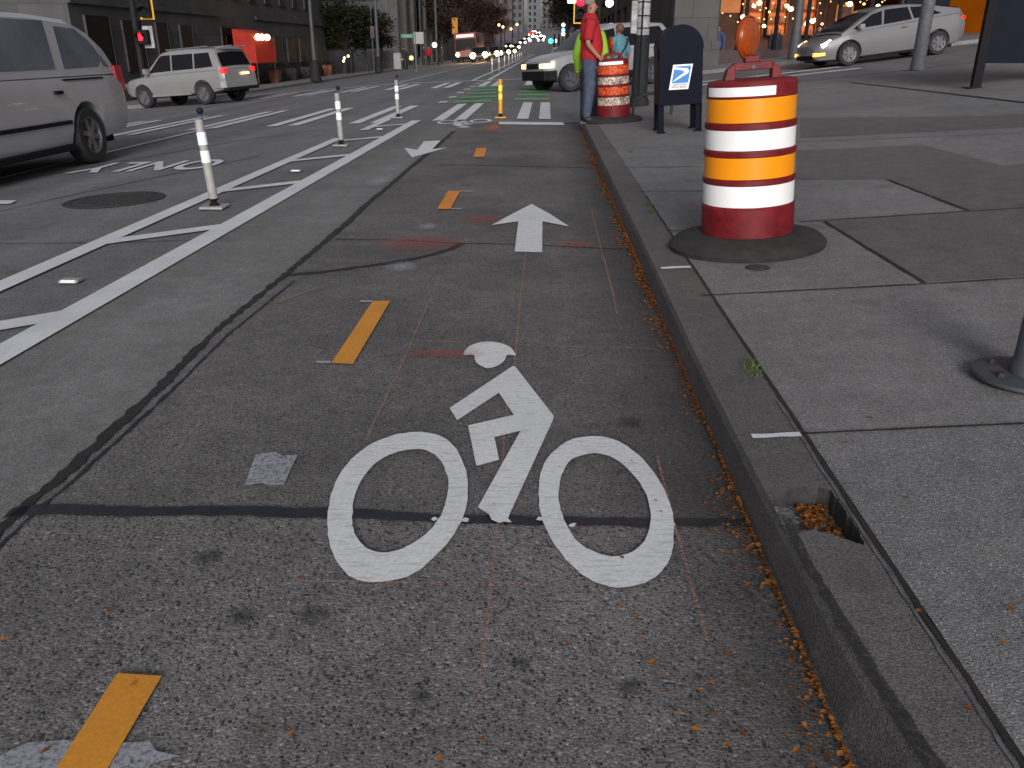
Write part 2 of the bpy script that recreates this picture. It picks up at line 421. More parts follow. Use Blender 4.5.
def band(pts, w, jit=0.0, n=6, off=0.0, world=False, wfun=None):
    """a strip of width w (m) along a line, edges frayed by jit"""
    P = [Vector(p) if world else Vector(G2(*p, off + .009)) for p in pts]
    q = []
    for a, b in zip(P, P[1:]):
        k = max(1, int((b - a).length * n))
        q += [a + (b - a) * (i / k) for i in range(k)]
    q.append(P[-1]); L, Rr = [], []
    for i, p in enumerate(q):
        d = (q[min(i + 1, len(q) - 1)] - q[max(i - 1, 0)]).normalized(); nn = Vector((-d.y, d.x))
        ww = w * (wfun(i / max(1, len(q) - 1)) if wfun else 1)
        L.append(tuple(p + nn * (ww / 2 + rnd.uniform(-jit, jit)))); Rr.append(tuple(p - nn * (ww / 2 + rnd.uniform(-jit, jit))))
    return [[[L[i], L[i + 1], Rr[i + 1], Rr[i]]] for i in range(len(q) - 1)]

# ------------------------------------------------------------------ world and sun
w = bpy.data.worlds.new('World'); sc.world = w; w.use_nodes = True
nt = w.node_tree; bg = nt.nodes['Background']
SUN_EL, SUN_AZ = R(20), R(176)      # compass bearing of the light: behind the camera, a little to the right
sky = nt.nodes.new('ShaderNodeTexSky'); sky.sky_type = 'NISHITA'; sky.sun_disc = False
sky.sun_elevation = SUN_EL; sky.sun_rotation = SUN_AZ; sky.air_density = 1.5; sky.dust_density = 3
hs = nt.nodes.new('ShaderNodeHueSaturation'); hs.inputs['Saturation'].default_value = .32
nt.links.new(sky.outputs[0], hs.inputs['Color']); mxn = nt.nodes.new('ShaderNodeMix'); mxn.data_type = 'RGBA'; mxn.blend_type = 'MULTIPLY'; mxn.inputs[0].default_value = 1; mxn.inputs[7].default_value = (.995, .973, 1.035, 1)
nt.links.new(hs.outputs[0], mxn.inputs[6]); nt.links.new(mxn.outputs[2], bg.inputs['Color'])
bg.inputs['Strength'].default_value = .055
sd = bpy.data.lights.new('sun', 'SUN'); sd.energy = 1.5; sd.angle = R(22); sd.color = (1, .98, .965)
so = bpy.data.objects.new('sun', sd); col.objects.link(so)
sdir = Vector((math.sin(SUN_AZ) * math.cos(SUN_EL), math.cos(SUN_AZ) * math.cos(SUN_EL), math.sin(SUN_EL)))
so.rotation_euler = (-sdir).to_track_quat('-Z', 'Y').to_euler()
so.location = sdir * 60
sc.view_settings.view_transform = 'Standard'; sc.view_settings.look = 'None'
sc.view_settings.exposure = 0.62; sc.view_settings.gamma = 1
sc.cycles.max_bounces = 5; sc.cycles.use_denoising = True

# ------------------------------------------------------------------ ground
def sheet(name, x0, x1, y0, y1, lift, mat, kind='structure', label=None):
    return flat(name, [[[(x0, y0), (x1, y0), (x1, y1), (x0, y1)]]], lift, mat, kind=kind, label=label)
sheet('ground', -900, 300, -300, 1400, -.12, 'road')
sheet('road', -60, 60, -6, 900, 0, 'road')
# crack line splits the bike lane slab (dark, coarse) from the smoother slab to its left
crack = [(-70, 600), (22, 508), (56, 481), (100, 441), (160, 386), (216, 330), (282, 277), (326, 240), (349, 221), (364, 206), (391, 184), (413, 165), (432, 150), (454, 131)]
cw = [G2(*p) for p in crack]
cw2 = [(cw[0][0] - .35, -4)] + cw + [(cw[-1][0] + .05, 14.9)]
ys_ = G(400, 516).y
lo_ = [p for p in cw2 if p[1] < ys_]; hi_ = [p for p in cw2 if p[1] >= ys_]
t_ = (ys_ - lo_[-1][1]) / (hi_[0][1] - lo_[-1][1]); xs0 = lo_[-1][0] + t_ * (hi_[0][0] - lo_[-1][0])
flat('bike_lane', [[lo_ + [(xs0, ys_), (KX, ys_), (KX, -4)]]], .004, 'lane', kind='structure')
flat('bike_lane', [[[(xs0, ys_)] + hi_ + [(KX, 14.9), (KX, ys_)]]], .004, 'lane_far', kind='structure')
inner_x = -2.45
flat('lane_strip', [[[(inner_x, -4)] + cw2 + [(inner_x, 14.9)]]], .004, 'strip', kind='structure')
flat('road_crack', band(crack, .034, .010, 34, wfun=lambda t: 1 + .2 * math.sin(t * 19) + .9 * t) , .009, 'oldtar', kind='structure')
flat('road_crack', band([(x + 12, y + 4) for x, y in crack[:7]], .012, .005, 30), .0095, 'tar', kind='structure')
flat('road_seam', band([(8, 512), (60, 509), (140, 512), (240, 511), (330, 513), (440, 518), (560, 521), (650, 523), (752, 522)], .046, .005, 30,
     wfun=lambda t: 1.25 - .45 * t), .009, 'tar', kind='structure')
flat('road_crack', band([(286, 275), (320, 272), (350, 268), (390, 263), (425, 256), (450, 249), (463, 243)], .05, .011, 18), .009, 'oldtar', kind='structure')
flat('road_seam', band([(334, 239), (400, 240), (455, 243), (520, 244), (580, 247), (650, 249)], .014, .004, 14), .009, 'joint', kind='structure')
flat('road_seam', band([(440, 165), (520, 166), (600, 168)], .02, .004, 10), .009, 'joint', kind='structure')
flat('road_seam', band([(0, 243), (120, 242), (230, 238)], .012, .003, 8), .006, 'joint', kind='structure')
flat('road_seam', band([(0, 183), (110, 163), (235, 141), (330, 128)], .02, .004, 6), .006, 'joint', kind='structure')
flat('road_seam', band([(-20, 215), (60, 197), (160, 176), (262, 155)], .016, .004, 6), .006, 'joint', kind='structure')
for yy in (34, 42, 52, 64, 80):
    flat('road_seam', band([(-13, yy), (KX, yy)], .05, .006, 1, world=True), .006, 'joint', kind='structure')
for i, (px, py, s) in enumerate([(312, 618, .05), (520, 667, .03), (630, 690, .035), (420, 700, .03), (210, 560, .05), (630, 425, .06), (240, 620, .04)]):
    x, y = G2(px, py)
    flat('tar_spot', [[[(x + s * math.cos(a * .5) * rnd.uniform(.7, 1.1), y + s * math.sin(a * .5) * rnd.uniform(.7, 1.1)) for a in range(12)]]], .0085, 'spray_dark', kind='structure')

names0 = ['first', 'second', 'third', 'fourth', 'fifth', 'sixth']
# ------------------------------------------------------------------ painted markings
S1 = lambda pts: [(300 + x / 2.56, 320 + y / 2.56) for x, y in pts]
helmet = S1([(419, 90), (425, 75), (440, 64), (465, 57), (490, 56), (515, 60), (538, 70), (550, 84), (552, 91), (530, 90), (525, 102), (510, 115), (488, 123), (470, 121), (450, 108), (445, 90)])
rider = S1([(382, 226), (545, 118), (552, 120), (649, 246), (647, 256), (535, 500), (531, 516), (510, 520), (490, 512), (483, 497), (455, 480), (565, 284), (498, 300), (510, 358), (452, 374), (430, 270), (547, 243), (510, 187), (403, 257)])
wl_o = S1([(320, 288), (365, 300), (400, 330), (425, 385), (430, 440), (420, 500), (385, 560), (340, 610), (290, 650), (230, 668), (170, 670), (125, 655), (90, 610), (72, 550), (72, 490), (85, 430), (120, 370), (170, 325), (230, 298), (280, 288)])
wl_i = S1([(280, 332), (325, 335), (360, 360), (377, 400), (378, 440), (365, 490), (340, 530), (300, 565), (250, 590), (205, 595), (165, 580), (140, 545), (134, 505), (140, 450), (160, 405), (190, 370), (230, 345)])
wr_o = S1([(745, 298), (790, 302), (840, 325), (885, 365), (925, 420), (950, 480), (957, 540), (950, 600), (925, 645), (885, 672), (830, 685), (780, 680), (720, 650), (670, 600), (635, 545), (615, 490), (611, 430), (620, 380), (645, 340), (690, 308)])
wr_i = S1([(740, 342), (780, 345), (820, 365), (860, 405), (887, 450), (898, 500), (892, 545), (870, 580), (835, 600), (795, 605), (745, 590), (705, 560), (680, 520), (665, 475), (663, 430), (672, 390), (695, 358)])
rag = lambda pts, a=.003: [(x + rnd.uniform(-a, a), y + rnd.uniform(-a, a)) for x, y in pts]
P_h = [rag(pxpoly(smooth_loop(helmet, 3)), .001)]; P_r = [rag(pxpoly(rider), .001)]
P_wl = [rag(pxpoly(smooth_loop(wl_o, 4)), .0015), rag(pxpoly(smooth_loop(wl_i, 4)), .0015)]
P_wr = [rag(pxpoly(smooth_loop(wr_o, 4)), .0015), rag(pxpoly(smooth_loop(wr_i, 4)), .0015)]
def bike_symbol(T, lift, mat, label):
    o = empty('bicycle_symbol', (0, 0, 0), label, 'road marking', 'bicycle symbols painted on the bike lanes')
    f = lambda polys: [[[T(p) for p in lp] for lp in polys]]
    flat('helmet_mark', f(P_h), lift, mat, parent=o); flat('rider_mark', f(P_r), lift, mat, parent=o)
    flat('wheel_mark', f(P_wl), lift, mat, parent=o); flat('wheel_mark', f(P_wr), lift, mat, parent=o)
# paint lips where the thermoplastic bridged the seam
bike_symbol(lambda p: p, .013, 'white', 'large white helmeted cyclist symbol painted across the dark seam of the bike lane')
for i_, (px_, py_) in enumerate(((434, 519), (465, 520), (508, 521), (573, 525), (540, 519), (672, 524))):
    q_ = G(px_, py_, .012)
    flat('paint_lip', [[[(q_.x + .010 * math.cos(a * .7) * rnd.uniform(.5, 1.4), q_.y + .011 * math.sin(a * .7) * rnd.uniform(.6, 1.3)) for a in range(9)]]], .0125, 'white', '%s little lip of white paint where the cyclist symbol crosses the dark seam' % names0[i_], 'paint mark')
cx, cy = -.035, 2.55
mx, my = G2(457, 124.5)
bike_symbol(lambda p: (mx - (p[0] - cx), my - (p[1] - cy) * .95), .013, 'white_far', 'small upside-down white cyclist symbol just before the crosswalk by the yellow post')
arrow1 = [(531.6, 204), (550, 214), (569.2, 226.5), (542.5, 221.4), (542, 252.4), (514.6, 251.6), (518.4, 221.4), (491.2, 225.2), (512, 214)]
flat('lane_arrow', [[pxpoly(arrow1)]], .013, 'white', 'white arrow ahead of the large cyclist symbol, pointing up the street', 'road marking')
arrow2 = [(424, 141.3), (440.6, 140.5), (432.4, 149.2), (447.5, 147.3), (430, 152.5), (412, 157.5), (408, 152.5), (404.5, 148), (417.4, 149.8)]
flat('lane_arrow', [[pxpoly(arrow2)]], .013, 'white', 'small white arrow pointing back toward the viewer in the oncoming bike lane', 'road marking')
dashes = [([(117, 674), (163, 675.5), (131, 729), (89, 800), (35, 800)], 'yellow', 'yellow dash with white overspray at the bottom edge of the photo'),
          ([(372.5, 301), (390.5, 301), (353, 364), (331.5, 363)], 'yellow', 'yellow dash left of the large cyclist symbol\'s helmet'),
          ([(448, 191), (460, 191), (450.5, 209), (437, 209)], 'orange_dash', 'orange dash left of the big white arrow'),
          ([(476.5, 148), (487, 148), (484, 157), (473.5, 157)], 'orange_dash', 'smallest orange dash, nearest the yellow post')]
for pts, m_, lab in dashes:
    flat('lane_dash', [[rag(pxpoly(pts), .002)]], .013, m_, lab, 'road marking', 'orange dashes of the bike lane centre line')
# buffer lines and the slanted bars between them
def line_x(x, y0, y1, wd): return [[[(x - wd / 2, y0), (x + wd / 2, y0), (x + wd / 2, y1), (x - wd / 2, y1)]]]
IX, OX = G(0, 354, .012).x, G(0, 286, .012).x
flat('buffer_line', line_x(IX, -3, G(418, 121).y, .175), .013, 'white_far', 'solid white inner line of the painted buffer, next to the bike lane', 'road marking')
flat('buffer_line', line_x(OX, -3, G(336, 139).y, .155), .013, 'white_far', 'long white outer buffer line on the traffic side', 'road marking')
flat('buffer_line', line_x(OX + .12, G(355, 131).y, G(380, 120).y, .155), .013, 'white_far', 'short broken-off end piece of the outer buffer line', 'road marking')
zs = [4.13 + 2.06 * i - 4.12 for i in range(8)]
names = ['first', 'second', 'third', 'fourth', 'fifth', 'sixth', 'seventh', 'eighth', 'ninth', 'tenth', 'eleventh', 'twelfth']
vis = 0
for i, zc in enumerate(zs):
    yi = (zc - .47) / .926; 
    if yi < 3: continue
    lab = '%s slanted white bar between the two buffer lines, counting from the viewer' % names[vis]; vis += 1
    flat('buffer_bar', [[[(IX - .07, yi), (OX + .06, yi - .42), (OX + .06, yi - .63), (IX - .07, yi - .21)]]], .0125, 'white_far', lab, 'road marking', 'slanted bars of the painted buffer')
# crosswalk in front of the intersection: pairs of bars
ya, yb = G(545, 119.5).y, G(545, 103).y
k = 0
for pr in range(8):
    xc = -.22 - 1.52 * pr
    for dx in (.2, -.2):
        x = xc + dx
        if -.25 < x - 0 < 0 or True:
            lab = '%s white bar from the right kerb in the near crosswalk' % (['first', 'second', 'third', 'fourth', 'fifth', 'sixth', 'seventh', 'eighth', 'ninth', 'tenth', 'eleventh', 'twelfth', 'thirteenth', 'fourteenth', 'fifteenth', 'sixteenth'][k]); k += 1
            flat('crosswalk_bar', line_x(x, ya, yb, .21), .012, 'white_far', lab, 'road marking', 'bars of the near crosswalk')
yc, yd = G(545, 85.5).y, G(545, 80.5).y
k = 0
for pr in range(8):
    xc = -.4 - 1.6 * pr
    for dx in (.22, -.22):
        lab = '%s white bar from the right in the far crosswalk' % (['first', 'second', 'third', 'fourth', 'fifth', 'sixth', 'seventh', 'eighth', 'ninth', 'tenth', 'eleventh', 'twelfth', 'thirteenth', 'fourteenth', 'fifteenth', 'sixteenth'][k]); k += 1
        flat('crosswalk_bar', line_x(xc + dx, yc, yd, .24), .012, 'white_far', lab, 'road marking', 'bars of the far crosswalk')
flat('stop_line', [[[(-12.8, yd + 1.2), (.3, yd + 1.2), (.3, yd + 1.55), (-12.8, yd + 1.55)]]], .012, 'white_far', 'long white stop line across the street beyond the far crosswalk', 'road marking')
flat('stop_bar', [[pxpoly([(499, 121.7), (563, 122.3), (564.5, 125), (499, 124.2)])]], .012, 'white_far', 'short white stop bar in the right bike lane beside the yellow post', 'road marking')
# a turning-lane bar across the cross street on the right
for j, (yy, lab) in enumerate(((23.6, 'nearer white bar of the crosswalk over the side street, right of the mailbox'), (25.2, 'farther white bar of the crosswalk over the side street, right of the mailbox'))):
    flat('crosswalk_bar', [[[(3.6, yy), (8.3, yy), (8.3, yy + .45), (3.6, yy + .45)]]], .012, 'white_far', lab, 'road marking', 'bars of the side street crosswalk')
# green bars through the intersection
k = 0
for side, (xa, xb) in (('right', (-.78, .07)), ('left', (-2.25, -1.32))):
    for i in range(5):
        yy = 21.2 + i * 1.95 + (0 if side == 'right' else -.5)
        flat('green_bar', [[[(xa, yy), (xb, yy), (xb, yy + .75), (xa, yy + .75)]]], .012, 'green_paint', '%s green bar across the %s bike lane in the intersection, counting away' % (names[i], side), 'road marking', 'green bars in the intersection')
flat('crossing_dashes', [[[(-2.62, y), (-2.42, y), (-2.42, y + .55), (-2.62, y + .55)]] for y in [21 + 2.2 * i for i in range(7)]], .012, 'white_far', 'row of white squares edging the bike crossing on the traffic side', 'road marking')
# lane lines
LX = G(170, 138).x
flat('lane_line', line_x(LX, 3, G(250, 117).y, .12), .012, 'white_far', 'white lane line passing under the parked-looking minivan', 'road marking')
bpy.data.objects['lane_line']['label'] = 'long white lane line running past the minivan to the near crosswalk'
x2 = -9.6
flat('lane_line', line_x(x2, 6, 15.5, .12), .012, 'white_far', 'white lane line beyond the minivan, left of the longer one', 'road marking')
yq = yd + 1.6
flat('lane_line', line_x(-6.2, yq, 165, .13), .012, 'white_far', 'white lane line beyond the intersection, left of the oncoming cars', 'road marking')
flat('lane_line', line_x(-2.35, yq, 165, .16), .012, 'white_far', 'inner white buffer line beyond the intersection', 'road marking')
flat('lane_line', line_x(-3.0, yq, 165, .13), .012, 'white_far', 'outer white buffer line beyond the intersection, beside the far posts', 'road marking')
flat('lane_line', line_x(-.05, yq, 120, .12), .012, 'white_far', 'white line near the right kerb beyond the intersection', 'road marking')
flat('lane_arrow', [[pxpoly([(-30, 200), (17, 200.3), (10, 203.6), (-30, 205)])]], .012, 'white_far', 'end of a white turn arrow cut off by the left edge of the photo', 'road marking')
# the word ONLY, facing the oncoming traffic
def text_mesh(s, size, mat_, name='lettering'):
    cu = bpy.data.curves.new(name, 'FONT'); cu.body = s; cu.size = size; cu.align_x = 'CENTER'; cu.offset = .018 if s == 'ONLY' else 0
    o = bpy.data.objects.new(name, cu); col.objects.link(o)
    bpy.context.view_layer.update()
    me = bpy.data.meshes.new_from_object(o.evaluated_get(bpy.context.evaluated_depsgraph_get()))
    bpy.data.objects.remove(o); me.materials.clear(); me.materials.append(M[mat_]); return me
me = text_mesh('ONLY', 1.0, 'white_far')
tx, ty = -4.72, 10.55
for v in me.vertices:
    x, y = tx - v.co.x * .62, ty - v.co.y * 1.25 - .1
    v.co = (x, y, g(x, y) + .012)
o = bpy.data.objects.new('road_lettering', me); col.objects.link(o)
tag(o, 'white word ONLY painted on the traffic lane, upside-down to the viewer', 'road marking')
# chalk layout lines
ch = [([(525.5, 255), (520, 300), (514.6, 366)], 'chalk', .010, 'pink chalk line between the big white arrow and the helmet mark'),
      ([(507, 405), (502, 470), (494, 560), (487, 625), (478.6, 701)], 'chalk', .008, 'pink chalk line running down below the rider mark between the wheels'),
      ([(425, 341), (470, 343), (515, 345), (580, 347), (650, 349)], 'chalk', .013, 'pink chalk cross line level with the helmet mark'),
      ([(441, 275), (420, 322), (398, 372), (365, 442)], 'chalk_faint', .009, 'faint chalk line left of the helmet mark, above the left wheel'),
      ([(591, 208), (600, 245), (612, 290), (617, 314)], 'chalk', .012, 'pink chalk line right of the big white arrow'),
      ([(657, 457), (668, 500), (675, 527), (696, 601), (708, 642)], 'chalk', .008, 'pink chalk line at the right rim of the right wheel mark'),
      ([(297, 581), (400, 583), (500, 583), (545, 585)], 'chalk_faint', .008, 'faint chalk line along the bottom of both wheel marks'),
      ([(274, 304), (300, 294), (336, 281)], 'chalk', .018, 'short pink scrawl left of the upper yellow dash')]
for pts, m_, wd, lab in ch:
    flat('chalk_line', band(pts, wd, wd * .18, 24), .0112, m_, lab, 'chalk mark', 'pink chalk layout lines')
def blob(name, pts, mat, label, off=.0, lift=.017, **kw):
    return flat(name, [[pxpoly(pts)]], lift, mat, label, 'paint mark', **kw)
blob('spray_mark', [(-30, 775), (5, 752), (28, 742), (70, 739), (78, 744), (40, 800), (-60, 800)], 'scuff', 'white spray paint left of the lowest yellow dash', lift=.0105)
blob('spray_mark', [(120, 742), (150, 741), (156, 750), (178, 755), (150, 764), (128, 800), (95, 800)], 'scuff', 'white spray paint right of the lowest yellow dash', lift=.0105)
blob('spray_mark', [(256, 456), (276, 453), (282, 457), (298, 456), (290, 472), (284, 486), (268, 487), (262, 484), (245, 487), (250, 472)], 'scuff', 'white spray patch left of the cyclist symbol, above the seam')
blob('spray_mark', [(385, 264), (412, 261), (420, 270), (385, 274)], 'spray_white', 'small white spray patch under the pink smudge')
blob('spray_mark', [(418, 225), (436, 223), (438, 231), (418, 231)], 'spray_white', 'small white spray patch below the orange dash')
blob('spray_mark', [(368, 178), (392, 176), (390, 186), (362, 188)], 'spray_white', 'pale spray patch by the crack in the left lane')
blob('smudge', [(372, 236), (462, 234), (470, 255), (372, 254)], 'spray_pink', 'pink smudge over the upper seam')
blob('smudge', [(392, 350), (480, 348), (492, 360), (392, 360)], 'spray_pink', 'pink smudge left of the helmet mark')
blob('smudge', [(462, 213), (502, 215), (506, 224), (462, 226)], 'spray_pink', 'pink smudge left of the big white arrow')
blob('smudge', [(548, 240), (600, 242), (600, 250), (548, 250)], 'spray_pink', 'pink smudge right of the big white arrow\'s foot')
blob('smudge', [(484, 124), (505, 124), (503, 132), (482, 132)], 'spray_orange', 'orange smudge in front of the yellow post')
for a, b, c, d, lab in ((316, 331, 361, 363, 'white tick left of the upper yellow dash, at its lower end'), (360, 373, 300.3, 302, 'white tick at the upper end of the same yellow dash'),
                        (460, 473, 190.6, 191.6, 'white tick at the top of the orange dash'), (451, 462, 208, 209.2, 'white tick at the foot of the orange dash')):
    flat('paint_tick', [[pxpoly([(a, c), (b, c), (b, d), (a, d)])]], .013, 'white_old', lab, 'paint mark')
# paint lips over the seam
# manhole
p = G(115, 200.5)
mh = empty('manhole_cover', (p.x, p.y, p.z + .006), 'round dark manhole cover in the traffic lane, in front of the minivan', 'manhole cover')
mh.rotation_euler = (0, -math.atan(.036), 0)
MB().lathe([(.001, .006), (.36, .006), (.365, .003)], 40).build('lid', 'iron', mh, 30)
MB().lathe([(.37, .0), (.37, .008), (.43, .008), (.44, 0)], 40).build('rim', 'iron', mh, 30)
b = MB()
for i in range(-8, 9):
    for j in range(-8, 9):
        x, y = i * .04, j * .04
        if math.hypot(x, y) < .34: b.box(x - .013, x + .013, y - .013, y + .013, .0055, .0105)
b.build('studs', 'iron', mh)
# small round cover in the sidewalk
p = G(758, 268, .13)

# ------------------------------------------------------------------ kerb and sidewalks
KH = .12
ft = [(698.6, 360), (774.5, 508.6), (828.6, 609.5), (927, 766)]
def slab_mesh(name, loop, top, depth, mat, kind='structure', label=None, cat=None, parent=None, bev=0):
    """raised slab following the terrain: top sheet plus side faces"""
    bm = flat_bm([[loop]], top)
    ext = [e for e in bm.edges if len(e.link_faces) == 1]
    r = bmesh.ops.extrude_edge_only(bm, edges=ext)
    for v in [x for x in r['geom'] if isinstance(x, bmesh.types.BMVert)]: v.co.z -= depth
    bmesh.ops.recalc_face_normals(bm, faces=bm.faces)
    me = bpy.data.meshes.new(name); bm.to_mesh(me); bm.free(); me.materials.append(M[mat])
    o = bpy.data.objects.new(name, me); col.objects.link(o)
    if parent: o.parent = parent
    return tag(o, label, cat, None, kind)
# g() is flat until KX; sidewalk surface = g + KH
BX = G(762, 370.6, KH).x       # back joint of the kerb
YC = 13.4                      # where the kerb starts to turn the corner
corner = [(KX, YC), (.72, 14.4), (1.1, 15.5), (1.8, 16.8), (2.8, 18), (4.2, 19.2), (5.2, 19.6)]
cin = [(BX, YC), (.92, 14.3), (1.28, 15.35), (1.95, 16.6), (2.92, 17.75), (4.25, 18.95), (5.2, 19.35)]
slab_mesh('sidewalk', [(BX + .012, -4), (40, -4), (40, 19.35)] + cin[::-1], KH, .2, 'walk')
slab_mesh('kerb', corner + [(40, 19.6), (40, 19.36)] + [(x - .004, y + .004) for x, y in cin[::-1]], KH - .002, .2, 'kerb')
M['hole_stain_shade'] = simple('stained_shaded_concrete', (.045, .043, .042), .85, var=.35, scale=30, bump=.6)  # hole walls: staining and the hole's shade put into one dark colour
# near kerb: top with the broken-out piece, sloping face
hole_px = [(771.9, 488.1), (796.9, 485.8), (818.8, 486.6), (831.2, 489.7), (843.8, 508.4), (857.8, 528.8), (864, 545), (846.9, 539.5), (823.4, 532), (806, 531), (789, 535), (781.2, 521), (773.4, 508.4)]
hole0 = [Vector(G2(x, y, KH)) for x, y in hole_px]; hole = []
for i_, p_ in enumerate(hole0):
    n_ = hole0[(i_ + 1) % len(hole0)]; hole.append(tuple(p_)); kk = max(1, int((n_ - p_).length / .014))
    for q_ in range(1, kk):
        v_ = p_.lerp(n_, q_ / kk); am = .0045 if i_ > 3 else .002; hole.append((v_.x + rnd.uniform(-am, am), v_.y + rnd.uniform(-am, am)))
front = [(G(927, 766, KH).x + .02, -4), (G(927, 766, KH).x + .01, .9), G2(927, 766, KH), G2(870, 680, KH), G2(828.6, 609.5, KH), G2(796, 548, KH), G2(774.5, 508.6, KH), G2(735, 432, KH), G2(698.6, 360, KH), (KX + .012, 5), (KX + .012, YC)]
top_loop = front + [(BX, YC), (BX, -4)]
bm = flat_bm([[top_loop, hole]], KH)
me = bpy.data.meshes.new('kerb_top')
hv = {}
ext = [e for e in bm.edges if len(e.link_faces) == 1]
def near_hole(v): return min(math.hypot(v.co.x - a, v.co.y - b) for a, b in hole) < 1e-4
he = [e for e in ext if near_hole(e.verts[0]) and near_hole(e.verts[1])]
r = bmesh.ops.extrude_edge_only(bm, edges=he)
for v in [x for x in r['geom'] if isinstance(x, bmesh.types.BMVert)]: v.co.z -= .06
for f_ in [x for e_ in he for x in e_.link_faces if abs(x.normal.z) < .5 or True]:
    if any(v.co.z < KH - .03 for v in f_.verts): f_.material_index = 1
fe = [e for e in bm.edges if len(e.link_faces) == 1 and all(v.co.z > .1 and v.co.x < BX - .03 for v in e.verts) and not (near_hole(e.verts[0]) and near_hole(e.verts[1]))]
r = bmesh.ops.extrude_edge_only(bm, edges=fe)          # worn arris
nv = [x for x in r['geom'] if isinstance(x, bmesh.types.BMVert)]
for v in nv: v.co.z -= .02; v.co.x -= .010
fe = [e for e in r['geom'] if isinstance(e, bmesh.types.BMEdge) and all(v in nv for v in e.verts)]
r = bmesh.ops.extrude_edge_only(bm, edges=fe)
nv = [x for x in r['geom'] if isinstance(x, bmesh.types.BMVert)]
def gut(y):  # foot of the kerb face
    return KX + .0 if y > 3 else KX + .004
for v in nv: v.co.x = min(v.co.x, gut(v.co.y)) - .012; v.co.z = -.02
bmesh.ops.recalc_face_normals(bm, faces=bm.faces)
bm.to_mesh(me); bm.free(); me.materials.append(M['kerb']); me.materials.append(M['hole_stain_shade'])
ko = bpy.data.objects.new('kerb', me); col.objects.link(ko); tag(ko, None, None, None, 'structure')
# floor of the broken piece: smooth bed at the far end, rough lighter break at the near end
hx = [p[0] for p in hole]; hy = [p[1] for p in hole]
b = MB(); nx, ny = 34, 34
x0, x1, y0, y1 = min(hx) + .004, max(hx) + .006, min(hy) + .002, max(hy) + .01
import mathutils
for j in range(ny + 1):
    for i in range(nx + 1):
        x = x0 + (x1 - x0) * i / nx; y = y0 + (y1 - y0) * j / ny
        # height: nearly flush at the near ragged edge, dropping to the far wall
        yn = min((p[1] for p in hole if abs(p[0] - x) < .02), default=y0)
        d = max(0, y - yn)
        z = KH - .005 - .05 * min(1, max(0, d - .028) / .045) + mathutils.noise.noise((x * 60, y * 60, 0)) * .006 + mathutils.noise.noise((x * 150, y * 150, 3)) * .003
        b.v.append((x, y, z))
for j in range(ny):
    for i in range(nx):
        a = j * (nx + 1) + i; b.f.append((a, a + 1, a + nx + 2, a + nx + 1))
b.build('broken_kerb_bed', 'broken', None, 60).__setitem__('kind', 'structure')
# dark band along the near kerb face and the steel edging in the joint
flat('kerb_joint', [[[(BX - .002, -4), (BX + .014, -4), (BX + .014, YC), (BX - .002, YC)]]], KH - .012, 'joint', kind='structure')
pj = [(BX + .006, y) for y in [-.5 + .06 * i for i in range(60)]]
flat('kerb_crack', band([(BX - .001 + rnd.uniform(-.0015, .0015), .6 + .1 * i) for i in range(60)], .011, .0025, 30, world=True), KH + .004, 'joint', kind='structure')
flat('kerb_crack', band([(BX - .017, .6 + .1 * i) for i in range(20)], .005, .002, 30, world=True), KH + .004, 'edge_steel', kind='structure')
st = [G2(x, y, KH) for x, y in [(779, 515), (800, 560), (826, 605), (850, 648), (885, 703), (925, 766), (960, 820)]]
flat('kerb_dark_band', band([(x + .012, y) for x, y in st], .034, .003, 34, world=True, wfun=lambda t: .5 + .6 * t), KH + .003, 'dark_band', kind='structure')
for (a, b_), lab in ((((752, 434.5), (801, 432.5)), 'white paint stroke across the near kerb'), (((661, 267), (691, 265.8)), 'white paint stroke across the kerb in front of the big drum')):
    flat('kerb_paint', band([a, b_], .028 if a[1] > 400 else .04, .003, 40, off=KH), KH + .0045, 'white_far', lab, 'paint mark')
for a, b_ in (((801, 432.3), (1080, 418.5)), ((690, 265.8), (745, 289))):
    pass
flat('walk_joint', band([(800, 432), (900, 427), (1080, 419)], .012, .002, 12, off=KH), KH + .004, 'joint', kind='structure')
flat('walk_joint', band([(702, 294), (800, 289), (925, 282.5), (1080, 273)], .016, .003, 8, off=KH), KH + .004, 'joint', kind='structure')
flat('walk_joint', band([(824.6, 220.6), (925.4, 282.2)], .016, .003, 8, off=KH), KH + .0065, 'joint', kind='structure')
flat('walk_joint', band([(887.6, 179), (968.8, 210)], .016, .003, 6, off=KH), KH + .0065, 'joint', kind='structure')
flat('walk_joint', band([(850, 82), (930, 91), (1040, 104)], .06, .004, 3, off=KH), KH + .0065, 'tar', kind='structure')
for a, b_ in (((668, 230), (700, 229.5)), ((640, 191), (704, 190.5)), ((620, 167), (700, 166)), ((628, 148), (1040, 132)), ((800, 221), (1040, 206))):
    flat('walk_joint', band([a, b_], .014, .003, 6, off=KH), KH + .0065, 'joint', kind='structure')
flat('sidewalk_patch', [[pxpoly([(824.6, 220.6), (925.4, 282.2), (1080, 272), (1080, 203)], KH)]], KH + .0025, 'walk_dark', kind='structure')
flat('sidewalk_patch', [[pxpoly([(797, 180), (887.6, 179), (968.8, 210), (1080, 202), (1080, 158), (1003, 166), (921.6, 145), (797, 151)], KH)]], KH + .0025, 'walk_dark', kind='structure')
flat('sidewalk_patch', [[pxpoly([(800, 138), (905, 133), (1010, 128), (1080, 123), (1080, 112), (800, 118)], KH)]], KH + .0025, 'walk_dark', kind='structure')
p = G(758, 268, KH)
b = MB(); b.lathe([(.001, .006), (.035, .006), (.04, .002), (.06, .003), (.062, 0)], 24)
o = b.build('valve_cover', 'iron', None, 30); o.location = (p.x, p.y, p.z + .002); tag(o, 'tiny round iron cover in the sidewalk in front of the big drum', 'valve cover')
